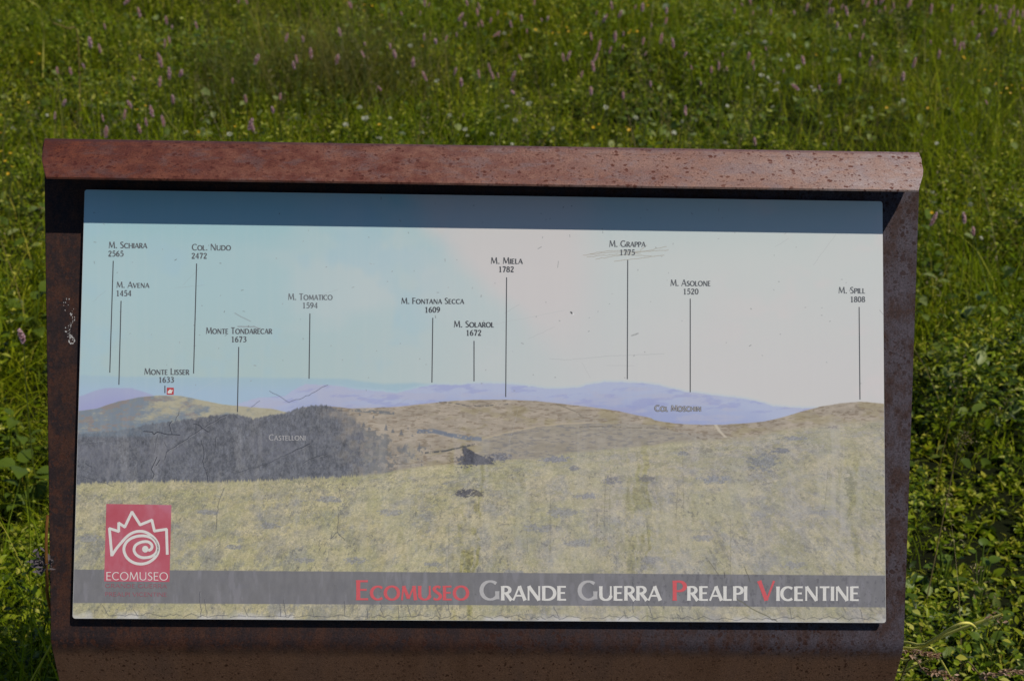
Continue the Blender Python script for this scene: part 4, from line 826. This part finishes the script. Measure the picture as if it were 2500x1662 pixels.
def tube(pts, r0, r1, k=6):
    V = []; F = []
    pts = np.array(pts, float); d = np.gradient(pts, axis=0)
    for i, (p_, t_) in enumerate(zip(pts, d)):
        t_ = t_ / np.linalg.norm(t_); a_ = np.cross(t_, (0.3, 1, .1)); a_ /= np.linalg.norm(a_); b_ = np.cross(t_, a_); r_ = r0 + (r1 - r0) * i / (len(pts) - 1)
        for j in range(k): V.append(p_ + r_ * (a_ * math.cos(6.283 * j / k) + b_ * math.sin(6.283 * j / k)))
    for i in range(len(pts) - 1):
        for j in range(k): F.append((i * k + j, i * k + (j + 1) % k, (i + 1) * k + (j + 1) % k, (i + 1) * k + j))
    return np.array(V), np.array(F)
SH = 0.34
spikes = [spike_mesh(s) for s in range(5)]; [sm.materials.append(M_pink) for sm in spikes]
stems = []
for s in range(3):
    V, F = tube([(0.02 * math.sin(s * 2 + 1) * (1 - t_) * t_ * 3, .015 * (1 - t_) * t_ * 3, -SH * (1 - t_) - .02 * (1 - t_)) for t_ in np.linspace(0, 1, 7)], .0014, .0009); sm = np_mesh('stem', V, F, True); sm.materials.append(M_stem); stems.append(sm)
LBL = {'left': 'slim pink bistort spike standing left of the dark grass tuft', 'middle': 'slim pink bistort spike in the middle strip beyond the hood', 'right': 'small pink bistort spike in the far grass on the right', 'side': 'pink bistort spike close beside the right rim of the board'}
def bistort(px, py, zone, size=1.0, label=None, group=True):
    zt = random.uniform(.25, .35); g = ground_at(px, py + 8, zt)
    e_ = empty('bistort_flower', (g[0], g[1], float(gz(g[0], g[1])))); tag(e_, label or LBL[zone], 'flower', ('pink bistort spikes ' + {'left': 'left of the dark tuft', 'middle': 'in the middle beyond the hood', 'right': 'far right in the meadow', 'side': 'beside the right rim'}[zone]) if group else None)
    lz = zt - e_.location.z
    a_ = bpy.data.objects.new('flower_spike', random.choice(spikes)); COL.objects.link(a_); a_.parent = e_; a_.location = (0, 0, lz); s_ = .98 * size * random.choice((.5, .65, .75, .85, 1.0)); a_.scale = (s_ * random.uniform(.9, 1.1),) * 2 + (s_ * random.uniform(.8, 1.15),); a_.rotation_euler = (random.gauss(0, .22), random.gauss(0, .26), random.uniform(0, 6.28))
    b_ = bpy.data.objects.new('stem', random.choice(stems)); COL.objects.link(b_); b_.parent = e_; b_.location = (0, 0, lz); b_.scale = (1, 1, lz / SH); b_.rotation_euler = (0, 0, random.uniform(0, 6.28))
r1 = [(793,10),(897,95),(1068,140),(1098,168),(675,170),(1262,165),(580,285),(645,322),(1088,260),(1053,288),(898,368),(1022,365),(1033,412),(542,420),(368,455),(1083,488),(862,495),(1150,475),(1490,515),(1020,540),(405,660),(348,745),(843,672),(1110,645),(978,730),(1050,790),(664,760),(900,835),(677,865),(1826,250),(1940,250),(2178,215),(2333,275),(2333,350),(1993,355),(1902,385),(1885,425),(2152,390),(1630,395),(1750,705),(1792,622),(1575,640),(1590,815),(1622,822),(1585,10),(2250,40),(1520,5),(456,462),(795,740),(940,790)]
r2 = [(150,35),(475,80),(590,80),(640,30),(620,20),(895,20),(975,40),(960,85),(990,155),(965,155),(1085,80),(1040,130),(875,155),(835,115),(1175,155),(1240,120),(1370,120),(1405,115),(1320,15),(1275,195),(1060,215),(1095,215),(825,215),(752,245),(615,240),(690,262),(400,295),(433,355),(1240,365),(1513,375),(1530,368),(1705,378),(1690,240),(1730,310),(1800,325),(1885,295),(1890,215),(1835,250),(2015,270),(2130,262),(2213,290),(2280,350),(2160,135),(2165,70),(2070,160),(1860,95),(1780,100),(1760,125),(1715,80),(1820,40),(1965,40),(2010,55),(2025,340),(1620,480),(1705,440),(2065,538),(1685,590),(1890,615),(1192,580),(1060,488),(1040,440),(1092,480),(1178,500),(970,480),(810,460),(633,495),(540,415),(345,562),(857,535),(2330,425),(2290,720)]
r3 = [(890,75),(965,50),(740,75),(625,80),(505,68),(560,20),(610,10),(1110,15),(1130,70),(1105,75),(1230,80),(1190,40),(1160,165),(1330,145),(1350,30),(1327,10),(1410,15),(1435,10),(1470,50),(1525,40),(1498,72),(1430,65),(1610,35),(1635,15),(2075,45),(2095,75),(2140,40),(2030,150),(2260,100),(2290,50),(2200,105),(2330,190),(2285,150),(2050,235),(1915,275),(1940,310),(1975,295),(1810,355),(1763,265),(1645,415),(1580,500),(1370,405),(1378,372),(1320,235),(1247,232),(1310,350),(735,205),(710,305),(590,362),(430,345),(950,395),(815,450),(630,432),(620,400),(460,435),(405,430),(358,450),(232,425),(292,525),(1175,525),(1050,555),(918,555),(640,910),(2125,650),(195,722),(2180,60),(2240,140),(2310,90),(1890,60),(1760,70),(2350,95),(2150,210)]
for (x_, y_) in r1: bistort(x_ / 2.621, y_ / 2.621, 'left' if x_ < 1640 else 'middle')
for (x_, y_) in r2: bistort(x_ / 2.621 + 800, y_ / 2.621, 'middle' if x_ < 1750 else 'right', .92)
for (x_, y_) in r3: bistort(x_ / 2.621 + 1600, y_ / 2.621, 'right', .88)
for (x_, y_) in ((1980, 720), (2225, 700), (2290, 790)): bistort(x_ / 2.949 + 1600, y_ / 2.949 + 300, 'side', .9)
bistort(58, 830, 'left', 1.2, 'largest pink bistort spike alone beside the left rim of the board', False)
# buttercups and white flowers: too small in the picture for parts
def bloom(name, petals, r, mat, dome, seed, H=.30):
    rg = np.random.default_rng(seed)
    if dome:
        n = 34; rad = r * np.sqrt(rg.random(n)); an = rg.uniform(0, 6.283, n); c = np.c_[rad * np.cos(an), rad * np.sin(an), .25 * r * (1 - (rad / r) ** 2)]; ln = rg.uniform(.0028, .005, n); pi_ = rg.normal(.1, .5, n)
    else:
        n = petals; an = np.arange(n) * 6.283 / n; c = np.zeros((n, 3)); ln = np.full(n, r); pi_ = np.full(n, .45)
    V, F = leaves_geo(c, ln, ln * (.6 if dome else .5), an, pi_, np.zeros(n), [(0, .3, 0), (.55, 1, 0), (1, .55, 0)])
    Vs, Fs = tube([(.012 * math.sin(t_ * 3), 0, -H * (1 - t_)) for t_ in np.linspace(0, 1, 5)], .0012, .0007, 4)
    me = np_mesh(name, np.concatenate([V, Vs]), np.concatenate([F, Fs + len(V)]), True, [0] * len(F) + [1] * len(Fs)); me.materials.append(mat); me.materials.append(M_stem); return me
cups = [bloom('buttercup', 5, .0048 + .0009 * s, M_yel, False, s) for s in range(3)]; umb = [bloom('white_flower', 0, .0032 + .0014 * s, M_wht, True, 20 + s) for s in range(3)]
def small(kind, px, py, label, cat, group):
    zt = random.uniform(.17, .27); g = ground_at(px, py, zt); o = bpy.data.objects.new(kind, random.choice(cups if kind == 'buttercup' else umb)); COL.objects.link(o); o.location = (g[0], g[1], zt)
    o.rotation_euler = (random.gauss(.25, .3), random.gauss(0, .3), random.uniform(0, 6.28)); s_ = random.uniform(.8, 1.15); o.scale = (s_, s_, 1.12); tag(o, label, cat, group)
yl1 = [(135,395),(205,405),(680,600),(180,660),(90,685),(180,775),(487,720),(760,760),(880,705),(930,680),(1275,845),(1505,815),(10,740),(5,855),(420,820),(575,120),(840,110),(2330,35),(2220,10),(2330,75),(510,365),(250,350),(1345,505)]
yl2 = [(240,35),(350,100),(285,40),(1530,180),(1480,215),(1440,215),(1400,215),(1350,210),(1330,195),(1655,215),(1640,225),(1910,180),(1940,200),(1960,215),(1930,215),(1050,240),(850,315),(885,290),(655,360),(775,365),(605,300),(2040,15),(2050,40),(1700,818),(1735,800),(1910,820),(1930,835),(1140,95),(330,802),(1190,485),(1980,205),(1540,205),(1160,232)]
yl3 = [(1740,110),(1840,75),(1985,380),(2110,450),(2150,460),(2210,460),(2140,520),(2210,490),(2070,520),(2110,550),(2250,570),(2280,550),(2350,570),(1870,575),(1745,695),(1775,680),(1905,710),(1480,695),(1025,355),(930,305),(2210,600),(2270,600),(2180,540),(2020,385),(1970,370),(2170,330),(2130,475)]
for (x_, y_) in yl1: small('buttercup', x_ / 2.621, y_ / 2.621, 'tiny yellow flower in the grass above the left half of the board', 'flower', 'yellow flowers left')
for (x_, y_) in yl2: small('buttercup', x_ / 2.621 + 800, y_ / 2.621, 'tiny yellow flower in the grass beyond the middle of the hood', 'flower', 'yellow flowers middle')
for (x_, y_) in yl3: small('buttercup', x_ / 2.621 + 1600, y_ / 2.621, 'tiny yellow flower in the far right of the meadow', 'flower', 'yellow flowers right')
for (x_, y_) in ((10, 210), (75, 225), (40, 280), (85, 320), (60, 370)): small('buttercup', x_ / 2.949, y_ / 2.949 + 300, 'yellow flower in the herbs left of the hood end', 'flower', 'yellow flowers beside the hood end')
small('buttercup', 1990 / 2.949 + 1600, 650 / 2.949 + 300, 'single orange yellow flower just right of the board rim', 'flower', None)
wh1 = [(300,740),(1300,830),(1185,848),(2300,690),(2335,760),(2215,800),(380,135),(85,825),(1470,860)]
wh2 = [(445,465),(700,520),(1250,635),(1290,665),(780,740),(605,850),(330,885),(245,760),(115,800),(400,760),(205,690),(880,830),(895,870),(1050,860),(1200,770),(1095,755),(1145,685),(1120,650),(1180,925),(1440,825),(1970,755),(2070,705),(1780,690),(2215,855),(1460,285),(1205,410),(560,170),(530,295),(1445,545),(1130,215)]
wh3 = [(500,285),(590,215),(700,270),(1405,285),(1740,390),(850,355),(805,385),(770,580),(730,520),(680,485),(720,500),(1000,560),(1060,580),(1020,580),(590,565),(460,680),(750,685),(1110,745),(1060,790),(1585,645),(1380,690),(1800,920),(1085,925),(260,770),(170,780),(120,850),(445,915),(2020,860),(915,430),(1285,170),(780,535),(1600,330)]
for (x_, y_) in wh1: small('white_flower', x_ / 2.621, y_ / 2.621, 'small white flower cluster above the left part of the hood', 'flower', 'white flowers left')
for (x_, y_) in wh2: small('white_flower', x_ / 2.621 + 800, y_ / 2.621, 'small white flower cluster beyond the middle of the hood', 'flower', 'white flowers middle')
for (x_, y_) in wh3: small('white_flower', x_ / 2.621 + 1600, y_ / 2.621, 'small cream white flower cluster in the right part of the meadow', 'flower', 'white flowers right')
for (x_, y_) in ((2055, 645), (2270, 590), (1995, 500), (2345, 830)): small('white_flower', x_ / 2.949 + 1600, y_ / 2.949 + 300, 'white flower cluster beside the upper right rim of the board', 'flower', 'white flowers beside the rim')

# ------------------------------------------------------------------ single plants and stalks
def leafy(px, py, n, L, label, group=None, wide=.34):
    g = ground_at(px, py, .12); e_ = empty('leafy_plant', (g[0], g[1], float(gz(g[0], g[1])))); tag(e_, label, 'plant', group); e_.rotation_euler[2] = random.uniform(0, 6.28)
    for k in range(int(n * 1.6)):
        h = random.uniform(.03, .15); az_ = k * 2.4 + random.gauss(0, .3); l_ = L * random.uniform(.32, .58)
        V, F = leaves_geo(np.array([[.02 * math.cos(az_), .02 * math.sin(az_), h]]), np.array([l_]), np.array([l_ * wide * random.uniform(.85, 1.15)]), np.array([az_]), np.array([random.uniform(.1, .7)]), np.array([random.gauss(0, .25)]), [(0, .1, 0), (.1, .62, 0), (.25, .95, 0), (.45, 1, .02), (.65, .82, .06), (.85, .45, .14), (1, .02, .24)])
        Vt, Ft = tube([(0, 0, -.02), (.01 * math.cos(az_), .01 * math.sin(az_), h * .6), (.02 * math.cos(az_) * 1.02, .02 * math.sin(az_) * 1.02, h + .003)], .002, .0014, 5)
        link('leaf', np_mesh('leaf', np.concatenate([V, Vt]), np.concatenate([F, Ft + len(V)]), True), M_dock, e_)
leafy(75, 700, 7, .10, 'broad leaved plant pressed against the left rim below the hood'); leafy(55, 1060, 8, .10, 'dark broad leaved plant beside the middle of the left rim'); leafy(40, 960, 6, .08, 'leafy plant under the largest pink spike at the left'); leafy(45, 1470, 6, .07, 'leafy plant low at the bottom left beside the support')
leafy(2420, 1270, 6, .055, 'upright leafy plant in the dark gap right of the board', None, .4); leafy(2330, 1240, 5, .05, 'small leafy plant touching the right rim near the print bottom', None, .4); leafy(2440, 1440, 5, .05, 'leafy plant at the far lower right behind the dry stalks', None, .4)
leafy(1190, 130, 6, .11, 'pale broad leaved plant beyond the middle of the hood'); leafy(1040, 190, 5, .08, 'pale leafy plant left of the middle beyond the hood'); leafy(500, 60, 6, .10, 'broad leaved plant among the pink spikes at upper left'); leafy(640, 120, 6, .10, 'broad leaved plant just left of the dark grass tuft'); leafy(1850, 320, 6, .09, 'broad pale leaf plant just above the hood right half'); leafy(2280, 560, 6, .09, 'broad leaved plant beside the shaded upper right corner'); leafy(240, 180, 6, .09, 'broad leaved plant in the upper left meadow')
def stalk(name, pts, r0, r1, mat, label, cat, head=None, lift=.14):
    """pts: photo pixel, height"""
    c = [ground_at(x_, y_, z_ + lift) for x_, y_, z_ in pts]; b = c[0].copy(); b[2] = float(gz(b[0], b[1])); o = empty(name, tuple(b)); tag(o, label, cat); c = [b + np.array([-.02, 0, -.03])] + c
    q = np.array([np.array(k_) for k_ in spl(*[tuple(k_ - b) for k_ in c])]); V, F = tube(q, r0, r1, 7); link('stem', np_mesh('stem', V, F, True), mat, o)
    if head:
        n = head[0]; t_ = rng.uniform(head[1], 1, n); ix = (t_ * (len(q) - 1)).astype(int); cc = q[ix] + rng.normal(0, head[2], (n, 3)); ln = rng.uniform(.005, .009, n) * head[3]
        dr = q[-1] - q[int(len(q) * head[1]) - 1]; az_ = math.atan2(dr[1], dr[0]); pt = math.asin(np.clip(dr[2] / (np.linalg.norm(dr) + 1e-9), -1, 1))
        V, F = leaves_geo(cc, ln, ln * .22, rng.normal(az_, .5, n), rng.normal(pt, .4, n), rng.uniform(-1, 1, n), [(0, .3, 0), (.5, 1, 0), (1, .05, 0)]); link('seed_head', np_mesh('seed_head', V, F, True), head[4], o)
    return o
M_ystalk = plain('yellow_stalk', (.84, .74, .16), .5, .3, .2, 60); M_bseed = leaf_mat('brown_seed', [(0, (.22, .12, .08)), (.6, (.46, .31, .23)), (1, (.64, .50, .40))], .15, .6, .2)
stalk('dry_stalk', [(2150, 1640, .05), (2250, 1580, .16), (2330, 1540, .22), (2447, 1499,   .28)], .0027, .0020, M_ystalk, 'longest pale yellow stalk ending in a dry brown head at lower right', 'stalk', (40, .96, .006, .7, M_bseed), .24)
stalk('dry_stalk', [(2160, 1625, .08), (2260, 1572, .19), (2330, 1528, .25), (2365, 1520, .26), (2385, 1535, .24)], .0025, .0017, M_ystalk, 'bent yellow stalk folded over above the brown seed plumes', 'stalk', None, .24)
stalk('dry_stalk', [(2150, 1660, .05), (2220, 1610, .14), (2268, 1580, .20), (2290, 1600, .18), (2320, 1650, .10)], .0022, .0015, M_ystalk, 'kinked yellow stalk drooping back down at the bottom right', 'stalk', None, .24)
stalk('dry_stalk', [(2120, 1670, .05), (2200, 1640, .12), (2290, 1600, .20)], .0021, .0014, M_ystalk, 'lowest straight yellow stalk leaving the support edge at bottom right', 'stalk', None, .24)
stalk('grass_plume', [(2130, 1605, .16), (2200, 1592, .22), (2250, 1592, .23), (2290, 1605, .23)], .0012, .0007, M_straw, 'brown drooping grass plume between the yellow stalks', 'grass plume', (120, .35, .0018, 1.0, M_bseed), .22)
stalk('grass_plume', [(2200, 1655, .14), (2260, 1640, .20), (2300, 1645, .22), (2340, 1662, .21)], .0012, .0007, M_straw, 'brown grass plume at the bottom edge below the yellow stalks', 'grass plume', (120, .35, .0018, 1.0, M_bseed), .22)
stalk('grass_plume', [(2330, 1665, .14), (2400, 1650, .20), (2450, 1640, .22), (2500, 1640, .22)], .0012, .0007, M_straw, 'rust coloured grass plume at the far bottom right corner', 'grass plume', (110, .4, .0018, 1.0, M_bseed), .22)
stalk('grass_plume', [(2330, 1130, .16), (2340, 1090, .24), (2352, 1062, .28), (2372, 1075, .28)], .0012, .0007, M_straw, 'pale feathery grass head arching beside the right rim', 'grass plume', (120, .45, .005, .9, M_seed))
def at_depth(px, py, y):
    d = CF + (px - 1250) / FPX * CX + (py - 831) / FPX * CD; return CAM + d * ((y - CAM[1]) / d[1])
def stalk_at(name, pts, r0, r1, mat, label, cat):
    c = [at_depth(*p_) for p_ in pts]; b = c[0].copy(); b[2] = float(gz(b[0], b[1])); c = [b - np.array([0, 0, .03])] + c
    o = empty(name, tuple(b)); tag(o, label, cat); V, F = tube([np.array(k_) - b for k_ in spl(*[tuple(k_) for k_ in c])], r0, r1, 7); link('stem', np_mesh('stem', V, F, True), mat, o); return o, c[-1] - b
y_at = lambda px, py: float(P(*[float(q_[0]) for q_ in on_panel(np.array([float(px)]), np.array([float(py)]), PLT)], PLT)[1])
ys_ = y_at(117, 1400)
stalk_at('brown_stalk', [(190, 1650, ys_ + .20), (150, 1560, ys_ + .10), (119, 1470, ys_ + .02), (114, 1400, ys_ - .02), (112.5, 1320, ys_ - .03), (116, 1258, ys_ - .03)], .0024, .0018, plain('brown_stem', (.26, .11, .028), .55, .3, .3, 80), 'orange brown stalk rising along the left edge of the board', 'stalk')
wf, tp = stalk_at('withered_flower', [(190, 1640, ys_ + .20), (150, 1500, ys_ + .10), (124, 1420, ys_ + .03), (111, 1386, ys_ - .01), (103, 1374, ys_ - .02)], .0012, .0009, M_straw, 'withered grey flower head beside the orange brown stalk', 'flower')
n = 90; V, F = leaves_geo(tp + rng.normal(0, .0055, (n, 3)), rng.uniform(.006, .012, n), rng.uniform(.0012, .003, n), rng.uniform(0, 6.283, n), rng.normal(.2, .7, n), rng.uniform(-1, 1, n), [(0, .3, 0), (.5, 1, 0), (1, .05, 0)]); link('seed_head', np_mesh('seed_head', V, F, True), plain('withered_petals', (.12, .10, .105), .8, .1, .4, 300), wf)
stalk('long_stem', [(440, 350, .2), (415, 300, .34), (390, 258, .46)], .0026, .0016, M_ystalk, 'straight pale stem leaning left just above the hood left half', 'stalk', None, -.07)
stalk('long_stem', [(106, 98, .10), (105, 55, .20), (96, 20, .28), (70, 2, .32)], .0024, .0014, M_ystalk, 'arching yellow stem at the top left of the meadow', 'stalk', None, -.07)
stalk('long_stem', [(190, 92, .28), (165, 70, .33), (130, 57, .36)], .0028, .0020, M_straw, 'flat straw coloured stem lying at upper left', 'stalk', None, -.07)
